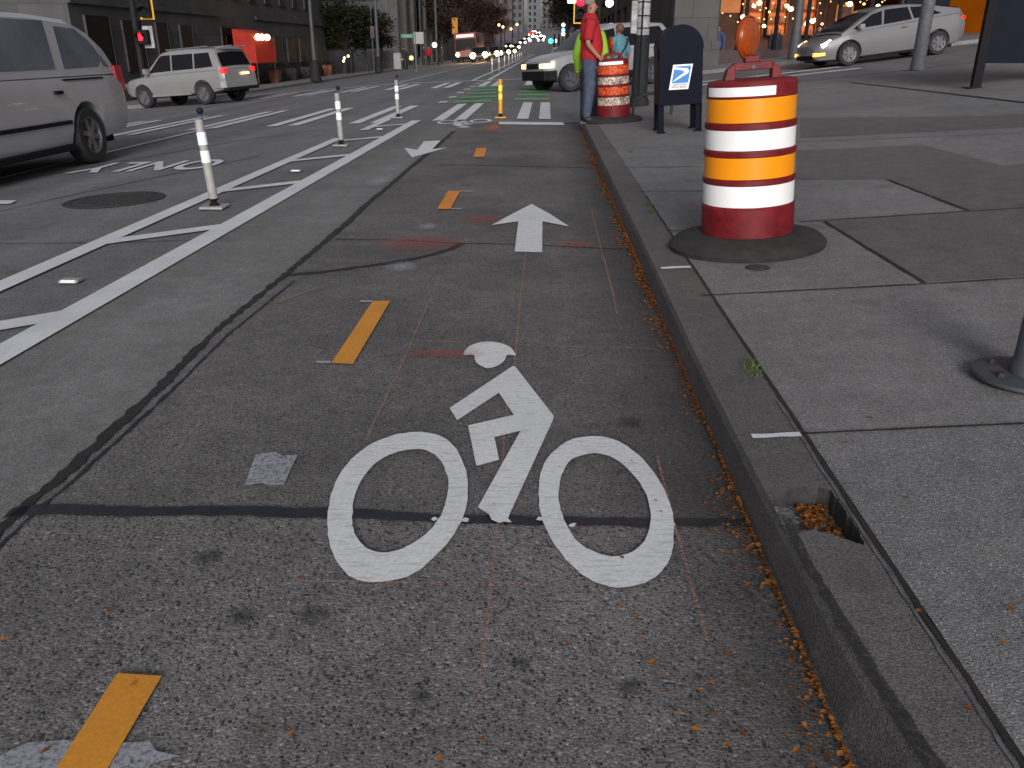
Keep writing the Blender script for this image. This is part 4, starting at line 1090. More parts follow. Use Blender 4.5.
van_spec = dict(L=5.2, W=1.98, paint='van', glass='glass_van', r=.335, axles=(1.62, -1.42), spokes=6,
    belt=[(-2.68, .98), (-2.48, 1.06), (0, 1.06), (1.0, 1.03), (1.45, 1.0), (2.1, .88), (2.42, .74), (2.5, .62)],
    floor=[(-2.68, .42), (-2.5, .30), (-1.9, .24), (1.9, .22), (2.4, .26), (2.5, .36)],
    plan=[(-2.68, .88), (-2.56, .95), (-2.15, .99), (1.4, 1), (2.1, .95), (2.4, .82), (2.5, .66)],
    roof=[(-2.64, 1.0), (-2.60, 1.12), (-2.38, 1.40), (-2.14, 1.59), (-1.8, 1.69), (-1.0, 1.735), (0, 1.74), (.6, 1.69), (1.0, 1.52), (1.7, 1.0)], wb=1.86, wr=1.52,
    side_glass=[[(-2.36, 1.12), (-1.25, 1.12), (-1.45, 1.60), (-1.90, 1.58), (-2.12, 1.44)], [(-1.06, 1.12), (.05, 1.12), (.05, 1.66), (-1.27, 1.66)], [(.12, 1.12), (1.25, 1.10), (.75, 1.52), (.5, 1.63), (.12, 1.66)]],
    screen=(.75, 1.6), rear=(-2.58, -2.30),
    bits=[('tail_lamp', 'tail', pair(-2.67, -2.46, .74, .925, .80, 1.13)), ('door_rail', 'trim', pair(-2.05, -1.1, .93, .957, .985, 1.003)),
          ('door_handle', 'trim', pair(-.95, -.78, .985, 1.012, .84, .88)), ('rub_strip', 'trim', pair(-1.0, 1.15, .985, 1.004, .50, .545)),
          ('sill_trim', 'trim', pair(-1.0, 1.2, .90, .97, .20, .27)), ('headlamp', 'head_warm', pair(2.2, 2.44, .62, .86, .58, .72)),
          ('mirror', 'trim', pair(1.05, 1.2, .98, 1.16, 1.08, 1.24))])
van = make_car('minivan', 'silver minivan cut off by the left edge of the photo', 'minivan', van_spec)
q = G(99, 163.5)
# rear axle is the visible wheel; the van drives toward the camera


place(van, q.x - .96, q.y - 1.42, (0, -1))
suv_spec = dict(L=4.75, W=1.84, paint='silver', r=.375, axles=(1.42, -1.37), tw=.25, spokes=6,
    belt=[(-2.36, 1.02), (-2.2, 1.13), (0, 1.12), (.9, 1.09), (1.2, 1.08), (2.0, 1.0), (2.3, .90), (2.37, .75)],
    floor=[(-2.37, .55), (-2.2, .42), (-1.8, .36), (1.8, .36), (2.2, .42), (2.37, .52)],
    plan=[(-2.37, .88), (-2.2, .97), (1.7, 1), (2.1, .94), (2.37, .78)],
    roof=[(-2.30, 1.08), (-2.22, 1.3), (-2.06, 1.72), (-1.9, 1.80), (-1.0, 1.85), (0, 1.85), (.35, 1.80), (.6, 1.66), (1.25, 1.08)], wb=1.74, wr=1.42,
    side_glass=[[(-1.95, 1.22), (-1.15, 1.20), (-1.15, 1.68), (-1.80, 1.68)], [(-1.08, 1.20), (-.12, 1.19), (-.12, 1.70), (-1.08, 1.69)], [(-.05, 1.19), (.98, 1.17), (.46, 1.66), (.32, 1.71), (-.05, 1.71)]],
    screen=(.62, 1.17), rear=(-2.26, -2.09),
    wraps=[('tail_lamp', 'tail_lit', -2.24, .66, .98, 1.14), ('bumper', 'silver', -1.98, 0, .50, .72)],
    bits=[('licence_plate', 'head_warm', [(-2.425, -2.40, -.42, -.02, .90, .97)]),
          ('roof_rail', 'steel', pair(-1.7, .2, .60, .65, 1.86, 1.90)), ('fender_flare', 'silver', []), ('running_board', 'silver', pair(-.85, .95, .86, .97, .36, .44)),
          ('bumper_trim', 'trim', [(-2.45, -2.2, -.8, .8, .40, .50)]), ('headlamp', 'steel', pair(2.1, 2.34, .58, .84, .72, .88)),
          ('mirror', 'silver', pair(.88, 1.02, .93, 1.12, 1.14, 1.32)), ('spoiler', 'silver', [(-2.34, -2.02, -.62, .62, 1.80, 1.83)])])
suv = make_car('parked_suv', 'silver off-road wagon with lit tail lamps crossing the intersection at left', 'car', suv_spec)
suv.name = 'silver_suv'
sh = Vector((-.93, .36)).normalized()
def wheel_place(root, wx, wy, lx, ly, h):
    """put local ground point (lx,ly) of the vehicle at (wx,wy)"""
    h = Vector(h).normalized(); l = Vector((-h.y, h.x))
    place(root, wx - h.x * lx - l.x * ly, wy - h.y * lx - l.y * ly, h)
q = G(205, 105)
wheel_place(suv, q.x, q.y, -1.37 * .94, .94 * .94, sh)
suv.matrix_world = suv.matrix_world @ Matrix.Scale(.94, 4)

crs_spec = dict(L=4.5, W=1.84, paint='whitecar', r=.345, axles=(1.42, -1.38), tw=.22, spokes=5, rimmat='steel_dark',
    belt=[(-2.34, .94), (-2.1, 1.03), (0, 1.05), (.8, 1.05), (1.2, 1.04), (1.6, .99), (1.95, .91), (2.12, .82), (2.17, .72)],
    floor=[(-2.35, .48), (-2.2, .36), (-1.8, .31), (1.8, .31), (2.05, .34), (2.17, .42)],
    plan=[(-2.35, .86), (-2.2, .96), (1.5, 1), (1.85, .96), (2.05, .88), (2.17, .74)],
    roof=[(-2.28, 1.0), (-2.05, 1.45), (-1.85, 1.66), (-1.0, 1.72), (-.1, 1.72), (.3, 1.62), (1.15, 1.02)], wb=1.72, wr=1.4,
    side_glass=[[(-2.0, 1.11), (-1.2, 1.11), (-1.2, 1.58), (-1.72, 1.58)], [(-1.12, 1.11), (-.22, 1.11), (-.22, 1.60), (-1.12, 1.60)], [(-.15, 1.11), (.85, 1.10), (.25, 1.55), (-.15, 1.60)]],
    screen=(.33, 1.08), rear=(-2.22, -1.96),
    bits=[('grille', 'trim', [(2.12, 2.20, -.36, .36, .66, .80)]), ('lower_trim', 'trim', pair(-.98, 1.0, .90, .935, .30, .44)),
          ('mirror', 'whitecar', pair(.78, .92, .92, 1.10, 1.04, 1.2)), ('tail_lamp', 'tail', pair(-2.37, -2.2, .64, .86, .82, 1.02))],
    wraps=[('headlamp', 'head_warm', 1.93, .44, .67, .79), ('bumper', 'trim', 1.85, 0, .34, .60), ('bumper', 'trim', -1.95, 0, .36, .60)])
crs = make_car('crossing_suv', 'white wagon with lit headlamps turning through the intersection behind the man in red', 'car', crs_spec)
q = G(572, 92)
wheel_place(crs, q.x, q.y, 1.42, .92, (-.88, -.47))

M['hatch_paint'] = simple('pale_hatchback_paint', (.18, .18, .188), .35, metal=.1, var=.03, scale=2, coat=.4)
hb_spec = dict(L=4.46, W=1.75, paint='hatch_paint', r=.315, axles=(1.33, -1.37), tw=.2, spokes=7,
    belt=[(-2.2, .95), (-2.0, 1.08), (-1.2, 1.04), (0, .96), (1.0, .90), (1.5, .84), (2.0, .70), (2.2, .58), (2.23, .5)],
    floor=[(-2.23, .40), (-2.0, .26), (-1.7, .2), (1.7, .18), (2.1, .20), (2.23, .28)],
    plan=[(-2.23, .82), (-2.0, .94), (1.3, 1), (1.9, .9), (2.15, .72), (2.23, .56)],
    roof=[(-2.2, .98), (-2.05, 1.18), (-1.2, 1.35), (-.6, 1.43), (0, 1.45), (.4, 1.41), (.9, 1.21), (1.55, .86)], wb=1.62, wr=1.24,
    side_glass=[[(-1.45, 1.10), (-.62, 1.04), (-.55, 1.35), (-.95, 1.33)], [(-.55, 1.03), (.30, .98), (.22, 1.36), (-.48, 1.36)], [(.36, .98), (1.22, .94), (.62, 1.27), (.30, 1.34)]],
    screen=(.62, 1.46), rear=(-2.1, -1.4),
    bits=[('intake', 'trim', [(2.12, 2.245, -.5, .5, .24, .36)]),
          ('mirror', 'whitecar', pair(.98, 1.12, .86, 1.02, .94, 1.06)),
          ('door_handle', 'steel', pair(-.38, -.22, .872, .885, .84, .87)), ('sill_trim', 'trim', pair(-.95, .95, .84, .868, .17, .21))],
    wraps=[('fog_lamp', 'amber_lit', 1.99, .60, .34, .42), ('tail_lamp', 'tail_lit', -2.1, .62, .88, .95)],
    prisms=[('headlamp', 'head_lit', [([(1.80, .66), (2.06, .55), (2.08, .64), (1.84, .75)], .56, .745), ([(1.80, .66), (2.06, .55), (2.08, .64), (1.84, .75)], -.745, -.56)])])
hb = make_car('white_hatchback', 'white rounded hatchback driving down the side street, headlamp and orange lamp lit', 'car', hb_spec)
q = G(849, 66)
wheel_place(hb, q.x, q.y, 1.33, .87, (-.93, -.18))

# bus and oncoming traffic
bus = empty('city_bus', (0, 0, 0), 'far red-lit bus with a lit sign over its windscreen, coming up the street', 'bus')
MB().box(-11, 0, -1.3, 1.3, .35, 3.1).build('body', 'bus_red' if 'bus_red' in M else 'darkcar', bus, None, .12)
MB().box(.0, .03, -1.15, 1.15, 1.25, 2.45).build('windscreen', 'glass', bus)
MB().box(.0, .05, -.95, .95, 2.62, 2.9).build('destination_sign', 'bus_sign' if 'bus_sign' in M else 'tail_lit', bus)
MB().box(.0, .12, -1.32, 1.32, .3, .6).build('bumper', 'trim', bus)
for s in (-1, 1):
    MB().lathe([(.001, .05), (.2, .04), (.22, 0)], 16, Matrix.Translation((.05, s * .98, .85)) @ Matrix.Rotation(R(90), 4, 'Y')).build('headlamp', 'head_far', bus)
    MB().box(.1, .25, s * 1.45 - .1, s * 1.45 + .1, 1.9, 2.5).build('mirror', 'trim', bus)
    for x in (-2.6, -8.2): MB().lathe([(.001, .02), (.48, .02), (.5, -.1)], 20, Matrix.Translation((x, s * 1.28, .5)) @ Matrix.Rotation(R(-90 * s), 4, 'X')).build('wheel', 'tyre', bus)
M['bus_red'] = simple('bus_paint', (.12, .02, .02), .4); M['bus_sign'] = lamp('lit_bus_sign', (1, .35, .3), 1.6)
for c in bus.children:
    if c.name.startswith('body'): c.data.materials[0] = M['bus_red']
    if c.name.startswith('destination'): c.data.materials[0] = M['bus_sign']
by = 100
place(bus, X_at(467, by), by, (0, -1))
def simple_car(label, x, y, lampm, paint, cat='car', brake=False, lr=.17):
    root = empty('distant_car', (0, 0, 0), label, cat, 'cars far down the street')
    prof = [(-2.1, .3), (2.1, .3), (2.15, .62), (1.9, .8), (1.1, .92), (.4, 1.42), (-1.1, 1.45), (-1.8, 1.05), (-2.15, .98)]
    MB().prism(prof, 'y', -.86, .86).build('body', paint, root, None, .06)
    MB().prism([(1.12, .95), (.44, 1.40), (.47, 1.41), (1.15, .96)], 'y', -.7, .7).build('windscreen', 'glass', root)
    for s in (-1, 1):
        MB().lathe([(.001, .04), (lr * .9, .03), (lr, 0)], 14, Matrix.Translation((2.10, s * .62, .66)) @ Matrix.Rotation(R(90), 4, 'Y')).build('headlamp', lampm, root)
        for xx in (1.3, -1.3): MB().lathe([(.001, .02), (.3, .02), (.31, -.1)], 16, Matrix.Translation((xx, s * .85, .31)) @ Matrix.Rotation(R(-90 * s), 4, 'X')).build('wheel', 'tyre', root)
    place(root, x, y, (0, -1)); return root
far = [(481, 92, 'head_far', 'first oncoming car right of the bus, its headlamps brightest'), (497, 118, 'head_far', 'second oncoming car right of the bus'),
       (505.5, 140, 'head_far', 'third oncoming car right of the bus'), (512, 165, 'head_far', 'fourth oncoming car right of the bus'),
       (487, 126, 'head_far', 'oncoming car half hidden behind the first one')]
far += [(475, 128, 'head_far', 'oncoming car behind the bus, left of the others'), (493, 104, 'head_far', 'oncoming car in the middle of the row of headlamps'), (501, 175, 'head_far', 'small oncoming car between the second and third'), (516.5, 195, 'head_far', 'fifth oncoming car right of the bus'), (509, 205, 'head_far', 'tiny oncoming car above the third one')]
for px, y, lm, lab in far: simple_car(lab, X_at(px, y), y, lm, 'darkcar', lr=.30)
far2 = [(523, 230, 'tiny car far up the street, left one of the far lights'), (527, 270, 'tiny car far up the street near the vanishing point'), (534, 300, 'tiny car far up the rise, centre of the white lights'), (531, 340, 'tiny car higher up the rise'),
        (538, 380, 'tiny car on the rise right of the white lights'), (534, 430, 'topmost tiny car on the rise'), (541, 250, 'tiny car far away in the right lane')]
for px, y, lab in far2: simple_car(lab, X_at(px, y, 3), y, 'head_farw', 'darkcar', lr=.30)

for i_, (px_, y_) in enumerate(((463, 98), (481, 89.5), (497, 115), (487, 122))):
    ld = bpy.data.lights.new('headlamp_glow', 'POINT'); ld.energy = 160; ld.color = (1, .62, .28); ld.shadow_soft_size = .3
    lo = bpy.data.objects.new('headlamp_glow', ld); col.objects.link(lo); x_ = X_at(px_, y_); lo.location = (x_, y_ - 2.6, g(x_) + .9)
# ------------------------------------------------------------------ people
def skin_mesh(name, nodes, edges, mat, parent=None, sub=2, extra=None, root=0):
    """one continuous body grown over a skeleton: nodes {key: (x,y,z,r[,r2])}"""
    keys = list(nodes); idx = {k: i for i, k in enumerate(keys)}
    me = bpy.data.meshes.new(name)
    me.from_pydata([nodes[k][:3] for k in keys], [(idx[a], idx[b]) for a, b in edges], [])
    o = bpy.data.objects.new(name, me); col.objects.link(o)
    m = o.modifiers.new('skin', 'SKIN'); m.use_smooth_shade = True
    if not me.skin_vertices: me.attributes  # layer is made by the modifier
    bm = bmesh.new(); bm.from_mesh(me); lay = bm.verts.layers.skin.verify(); bm.verts.ensure_lookup_table()
    for k in keys:
        n = nodes[k]; v = bm.verts[idx[k]][lay]; v.radius = (n[3], n[4] if len(n) > 4 else n[3]); v.use_root = (idx[k] == root)
    bm.to_mesh(me); bm.free()
    s = o.modifiers.new('sub', 'SUBSURF'); s.levels = s.render_levels = sub
    bpy.context.view_layer.update()
    me2 = bpy.data.meshes.new_from_object(o.evaluated_get(bpy.context.evaluated_depsgraph_get()))
    bpy.data.objects.remove(o)
    if extra:
        bm = bmesh.new(); bm.from_mesh(me2); bm2 = bmesh.new()
        for mb in extra:
            t = bpy.data.meshes.new('t'); t.from_pydata(mb.v, [], mb.f); bm.from_mesh(t)
        bmesh.ops.recalc_face_normals(bm, faces=bm.faces); bm.to_mesh(me2); bm.free()
    me2.materials.clear(); me2.materials.append(M[mat]); me2.shade_smooth()
    o = bpy.data.objects.new(name, me2); col.objects.link(o)
    if parent: o.parent = parent
    return o
def person(label, pos, face, h=1.75, shirt='red_shirt', trousers='jeans', hair='hair_grey', skin='skin', arms=None, stance=.11, sleeves='short', belly=0.0, lean=0.0, hair_long=False, group=None, headturn=0.0):
    """x = forward, y = left in the figure's own frame; arms: for each side (elbow, wrist) in that frame, metres at h = 1.75"""
    k = h / 1.75
    root = empty('person', pos, label, 'person', group); root.rotation_euler = (0, 0, face)
    arms = arms or {1: ((-.03, .27, 1.12), (.06, .27, .86)), -1: ((-.03, -.27, 1.12), (.06, -.27, .86))}
    S = lambda *a: tuple(x * k for x in a)
    nd, ed = {}, []
    nd['pelvis'] = S(0, 0, .95, .135, .12); nd['waist'] = S(belly, 0, 1.10, .155, .13 + belly * .6); nd['chest'] = S(.0 + lean * .5, 0, 1.30, .175, .135)
    nd['sh'] = S(-.01 + lean, 0, 1.43, .12, .09); nd['neck'] = S(-.005 + lean, 0, 1.52, .058); nd['jaw'] = S(.015 + lean, 0, 1.585, .072, .068); nd['skull'] = S(.0 + lean, 0, 1.66, .094, .080); nd['crown'] = S(-.012 + lean, 0, 1.715, .06, .055)
    nd['nose0'] = S(.085 + lean, 0, 1.635, .02); nd['nose'] = S(.112 + lean, 0, 1.622, .012)
    ed += [('pelvis', 'waist'), ('waist', 'chest'), ('chest', 'sh'), ('sh', 'neck'), ('neck', 'jaw'), ('jaw', 'skull'), ('skull', 'crown'), ('skull', 'nose0'), ('nose0', 'nose')]
    for s, t in ((1, 'l'), (-1, 'r')):
        nd['shoulder' + t] = S(-.01 + lean, s * .185, 1.42, .062); e, w_ = arms[s]
        e = (e[0] + lean * .7, e[1], e[2]); w_ = (w_[0] + lean * .5, w_[1], w_[2])
        nd['elbow' + t] = S(*e, .043); nd['wrist' + t] = S(*w_, .028, .024)
        d = (Vector(w_) - Vector(e)).normalized(); 
        side = Vector((1, 0, 0)) if abs(d.x) < .7 else Vector((0, s, 0))
        side = (side - d * side.dot(d)).normalized()
        pm = Vector(w_) + d * .055; nd['palm' + t] = S(*pm, .036, .022)
        ed += [('sh', 'shoulder' + t), ('shoulder' + t, 'elbow' + t), ('elbow' + t, 'wrist' + t), ('wrist' + t, 'palm' + t)]
        nrm = d.cross(side).normalized()
        for fi, (off, ln) in enumerate(((-.03, .062), (-.01, .075), (.01, .07), (.029, .055))):
            a = pm + side * off + d * .035; b_ = a + d * ln * .5 + nrm * .006; c = b_ + d * ln * .42 + nrm * .02 * (-s)
            nd['f%s%d' % (t, fi)] = S(*a, .0095); nd['g%s%d' % (t, fi)] = S(*b_, .0085); nd['h%s%d' % (t, fi)] = S(*c, .007)
            ed += [('palm' + t, 'f%s%d' % (t, fi)), ('f%s%d' % (t, fi), 'g%s%d' % (t, fi)), ('g%s%d' % (t, fi), 'h%s%d' % (t, fi))]
        a = Vector(w_) + side * .035 + d * .03; b_ = a + side * .018 + d * .035
        nd['t' + t] = S(*a, .011); nd['u' + t] = S(*b_, .0085); ed += [('wrist' + t, 't' + t), ('t' + t, 'u' + t)]
        nd['hip' + t] = S(0, s * .095, .90, .10, .095); nd['knee' + t] = S(.015, s * stance, .50, .062); nd['ankle' + t] = S(-.02, s * (stance + .01), .11, .036); nd['ball' + t] = S(.07, s * (stance + .02), .045, .022, .02)
        ed += [('pelvis', 'hip' + t), ('hip' + t, 'knee' + t), ('knee' + t, 'ankle' + t), ('ankle' + t, 'ball' + t)]
    ears = [MB().sphere(Vector(S(-.005 + lean, s * .083, 1.635)), .024 * k, 8, (.7, .45, 1.25)) for s in (-1, 1)]
    body = skin_mesh('body', nd, ed, skin, root, 2, ears)
    for s in (-1, 1): MB().sphere(Vector(S(.078 + lean, s * .032, 1.655)), .0115 * k, 8).build('eye', 'shoe', root, 60)
    MB().box(*[v * k for v in (.080 + lean, .092 + lean, -.022, .022, 1.588, 1.594)]).build('mouth', 'mouth' if 'mouth' in M else 'skin', root)
    # clothes: the body's own surface let out along its normals
    segs = [(a, c, Vector(nd[a][:3]), Vector(nd[c][:3])) for a, c in ed]
    def garment(name, mat_, allow, ease, flare=None):
        bm = bmesh.new(); bm.from_mesh(body.data); bm.normal_update()
        kill = []
        for f in bm.faces:
            c = f.calc_center_median(); best = None
            for a, d_, pa, pd in segs:
                ab = pd - pa; t = max(0, min(1, (c - pa).dot(ab) / ab.dot(ab))); dd = (c - pa - ab * t).length - (nd[a][3] * (1 - t) + nd[d_][3] * t)
                if best is None or dd < best[0]: best = (dd, a, d_, t)
            if not allow(best[1], best[2], best[3], c): kill.append(f)
        bmesh.ops.delete(bm, geom=kill, context='FACES')
        for _ in range(1): bmesh.ops.smooth_vert(bm, verts=bm.verts, factor=.3, use_axis_x=True, use_axis_y=True, use_axis_z=True)
        bm.normal_update()
        for v in bm.verts:
            v.co += v.normal * (ease * k + (flare(v.co) if flare else 0))
        r_ = bmesh.ops.extrude_edge_only(bm, edges=[e for e in bm.edges if len(e.link_faces) == 1])
        for v in [x for x in r_['geom'] if isinstance(x, bmesh.types.BMVert)]: v.co -= v.normal * ease * .8 * k
        me_ = bpy.data.meshes.new(name); bm.to_mesh(me_); bm.free(); me_.materials.append(M[mat_]); me_.shade_smooth()
        o_ = bpy.data.objects.new(name, me_); col.objects.link(o_); o_.parent = root
        return o_
    def in_shirt(a, c_, t, p):
        if (a, c_) in (('waist', 'chest'), ('chest', 'sh')): return True
        if (a, c_) == ('pelvis', 'waist'): return p.z > .93 * k
        if a == 'pelvis' or (a == 'hipl' or a == 'hipr'): return p.z > .93 * k
        if a == 'sh' and c_ == 'neck': return t < .25
        if a == 'sh': return True
        if a.startswith('shoulder'): return t < .80 if sleeves == 'short' else True
        if a.startswith('elbow'): return sleeves == 'long' and t < .92
        return False
    def in_tr(a, c_, t, p):
        if (a, c_) == ('pelvis', 'waist'): return t < .45
        return a == 'pelvis' or a.startswith('hip') or a.startswith('knee') or (a.startswith('ankle') and t < .15)
    garment('trousers', trousers, in_tr, .020, lambda p: .012 * k if p.z < .6 * k else 0)
    garment('shirt', shirt, in_shirt, .030, None)
    for s, t in ((1, 'l'), (-1, 'r')):
        shn = {'heel': S(-.06, s * (stance + .01), .06, .060, .055), 'mid': S(.05, s * (stance + .02), .055, .058, .05), 'toe': S(.16, s * (stance + .03), .042, .050, .036)}
        so_ = skin_mesh('shoe', shn, [('heel', 'mid'), ('mid', 'toe')], 'shoe', root)
        MB().box(*[v * k for v in (-.10, .20, s * (stance + .02) - .045, s * (stance + .02) + .045, 0, .018)]).build('sole', 'shoe_white', so_, None, .006)
    # hair: cap over the back and top of the skull
    b = MB(); c = Vector(S(-.018 + lean, 0, 1.675)); n1, n2 = 12, 20; rr_ = .097 * k
    vs = []
    for i in range(n1 + 1):
        for j in range(n2):
            th = math.pi * (.62 if hair_long else .54) * i / n1; ph = 2 * math.pi * j / n2
            fr = max(0, math.cos(ph)); th *= (1 - .48 * fr ** 1.5) if not hair_long else (1 - .4 * fr)
            if hair_long and fr < .3: th *= 1.25
            q_ = Vector((math.sin(th) * math.cos(ph), math.sin(th) * math.sin(ph) * .88, math.cos(th) * .98)) * rr_ * (1.10 if hair_long else 1.0)
            vs.append(c + q_)
    b.add(vs, [(i * n2 + j, i * n2 + (j + 1) % n2, (i + 1) * n2 + (j + 1) % n2, (i + 1) * n2 + j) for i in range(n1) for j in range(n2)])
    b.build('hair', hair, root, 80)
    return root
M['mouth'] = simple('lips', (.25, .08, .07), .5)
q = G(585.5, 121.5, KH)
mx_, my_ = X_at(587, 13.3, .12), 13.3
person('grey-haired man in a red shirt and blue jeans at the kerb beside the weathered drum', (mx_, my_, KH), R(4), 1.74, belly=.055, stance=.075,
       arms={1: ((-.07, .26, 1.14), (.10, .22, .93)), -1: ((-.06, -.25, 1.13), (.12, -.24, .94))})
gx_, gy_ = X_at(590, 14.6, .5), 14.6
person('person in a lime-green jacket mostly hidden behind the man in red', (gx_, gy_, 0.0), R(60), 1.68, shirt='lime', trousers='dark_cloth', hair='hair_dark', sleeves='long', stance=.09)
wx_, wy_ = X_at(618, 18.2, .5), 18.2
person('brown-haired woman in a turquoise top with a dark shoulder strap, seen behind the small drum', (wx_, wy_, g(wx_)), R(125), 1.55, shirt='turq', trousers='dark_cloth', hair='hair_brown', hair_long=True, lean=.04)
wm = [o for o in bpy.data.objects if o.get('label', '').startswith('brown-haired')][0]
MB().path([(.13, -.15, 1.28), (.14, 0, 1.12), (.13, .14, .92)], .016).build('shoulder_strap', 'dark_cloth', wm)
MB().path([(-.12, -.13, 1.28), (-.15, 0, 1.10), (-.13, .14, .92)], .016).build('shoulder_strap', 'dark_cloth', wm)

# ------------------------------------------------------------------ buildings
def facade(root, p0, p1, h, z0, openings, wall, glass='dark_glass', depth=.10, thick=True, sill=None):
    """wall from p0 to p1 (outside on the right of the direction) with real openings (u0,u1,z0,z1); glass panes set back"""
    p0, p1 = Vector(p0), Vector(p1); L = (p1 - p0).length; d = (p1 - p0) / L; n = Vector((d.y, -d.x))
    us = sorted(set([0, L] + [u for o in openings for u in o[:2]])); zz = sorted(set([z0, h] + [z for o in openings for z in o[2:4]]))
    P = lambda u, z, k=0: (p0.x + d.x * u - n.x * k, p0.y + d.y * u - n.y * k, z)
    b = MB()
    for a, c in zip(us, us[1:]):
        for e, f in zip(zz, zz[1:]):
            um, zm = (a + c) / 2, (e + f) / 2
            if any(o[0] < um < o[1] and o[2] < zm < o[3] for o in openings): continue
            b.add([P(a, e), P(c, e), P(c, f), P(a, f)], [(0, 1, 2, 3)])
    for o in openings:
        a, c, e, f = o[:4]
        for q1, q2 in (((a, e), (c, e)), ((c, e), (c, f)), ((c, f), (a, f)), ((a, f), (a, e))):
            b.add([P(*q1), P(*q2), P(*q2, depth), P(*q1, depth)], [(0, 1, 2, 3)])
    b.build('wall', wall, root, None, 0, False)
    for o in openings:
        a, c, e, f = o[:4]; gm = o[4] if len(o) > 4 else glass
        if gm is None: continue
        b = MB(); b.add([P(a, e, depth - .02), P(c, e, depth - .02), P(c, f, depth - .02), P(a, f, depth - .02)], [(0, 1, 2, 3)])
        wn = b.build('window', gm, root, None, 0, False)
        if c - a > 1.0:
            b = MB(); m_ = (a + c) / 2; 
            for u in ([m_] if c - a < 2.5 else [a + (c - a) * i / 3 for i in (1, 2)]):
                b.add([P(u - .03, e, depth - .06), P(u + .03, e, depth - .06), P(u + .03, f, depth - .06), P(u - .03, f, depth - .06)], [(0, 1, 2, 3)])
            b.build('mullion', 'trim', wn, None, 0, False)
def roofslab(root, x0, x1, y0, y1, z, mat): MB().box(x0, x1, y0, y1, z, z + .4).build('roof', mat, root)

# grey stone building on the left: face along the street at x = -18
FX = -18.0
gb = empty('stone_building', (FX - 10, 50, -.8), 'large dark grey stone building with narrow dark windows along the left sidewalk', 'building')
gb.location = (0, 0, 0)
def yof(px, x=FX):   # distance of the facade spot seen in column px
    k_ = (px - 512) / F
    # x cosPS + y sinPS = k (y cosPS cosTH - x sinPS cosTH + .65)
    return (k_ * (-x * math.sin(PS) * math.cos(TH) + .65) - x * math.cos(PS)) / (math.sin(PS) - k_ * math.cos(PS) * math.cos(TH))
y_start, y_end = yof(84), yof(328)
op = []
for a, c, e, f in ((96, 119, .2, 2.35), (131, 150, .2, 2.25), (163, 174, .3, 2.25), (186, 197.5, .3, 2.2), (226, 240, -.2, 2.2), (276.5, 284, .2, 1.85), (289, 296, .2, 1.8), (301, 308, .2, 1.8), (313, 317.5, .2, 1.75)):
    op.append((y_end - yof(c), y_end - yof(a), e, f))
yy = y_start + 2
while yy < y_end - 3:
    op.append((y_end - yy - 1.3, y_end - yy, 3.75, 6.0)); op.append((y_end - yy - 1.3, y_end - yy, 7.4, 9.6)); op.append((y_end - yy - 1.3, y_end - yy, 11, 13.2)); yy += 3.1
op.append((y_end - 54.0, y_end - 49.5, -.55, 1.75))
facade(gb, (FX, y_end), (FX, y_start), 15, -2, op, 'stone_dark', 'dark_glass_matt')
facade(gb, (FX, y_start), (-60, y_start), 15, -6, [(3 + 4 * i, 5 + 4 * i, 1, 3) for i in range(8)], 'stone_dark', 'dark_glass_matt')
facade(gb, (-60, y_end), (FX, y_end), 15, -6, [(6 + 4 * i, 8 + 4 * i, 1, 3) for i in range(8)], 'stone_dark', 'dark_glass_matt')
MB().box(-60, FX + .25, y_start - .2, y_end + .2, 15, 15.7).build('cornice', 'stone_dark', gb)
MB().box(FX, FX + .12, y_start, 48.8, 2.75, 2.95).box(FX, FX + .12, 55, y_end, 2.75, 2.95).build('string_course', 'stone_dark', gb)
# red lit entrance canopy
ay0, ay1 = yof(253, FX + 1.3), yof(272, FX + 1.3)
aw = empty('entrance_canopy', (FX + .4, (ay0 + ay1) / 2, 0), 'glowing red canopy with three bright bulbs on the grey stone building', 'awning')
w_ = (ay1 - ay0) / 2
MB().prism([(0, .35), (1.25, .35), (1.25, 1.55), (.9, 1.95), (0, 2.15)], 'y', -w_, w_).build('canopy_cloth', 'awning_red', aw, None, .03)
for i, yy in enumerate((-w_ + .35, -w_ + 1.1, w_ * .15)):
    MB().sphere(Vector((1.33, yy, 1.72)), .17, 10).build('bulb', 'bulb', aw, 60)
MB().tube((1.2, -w_ + .1, -.75), (1.2, -w_ + .1, .4), .04).build('post', 'iron', aw); MB().tube((1.2, w_ - .1, -.75), (1.2, w_ - .1, .4), .04).build('post', 'iron', aw)
# building down the side street, far left, with a red band
lb = empty('side_street_building', (0, 0, 0), 'dark brownish building seen over the minivan with a red fascia band', 'building')
facade(lb, (-27, 70), (-90, 44), 16, -8, [(2 + 5 * i, 5.5 + 5 * i, 2 + 0 * i, 5) for i in range(11)], 'stone_brown', 'dark_glass_matt')
facade(lb, (-46, 29.8), (-46, 19.6), 10, -6, [(1, 4, .0, 2.2), (5, 8, .0, 2.2)], 'stone_brown', 'dark_glass_matt')
MB().box(-46, -45.7, 19.6, 29.8, 2.3, 3.1).build('fascia', 'tail', lb)
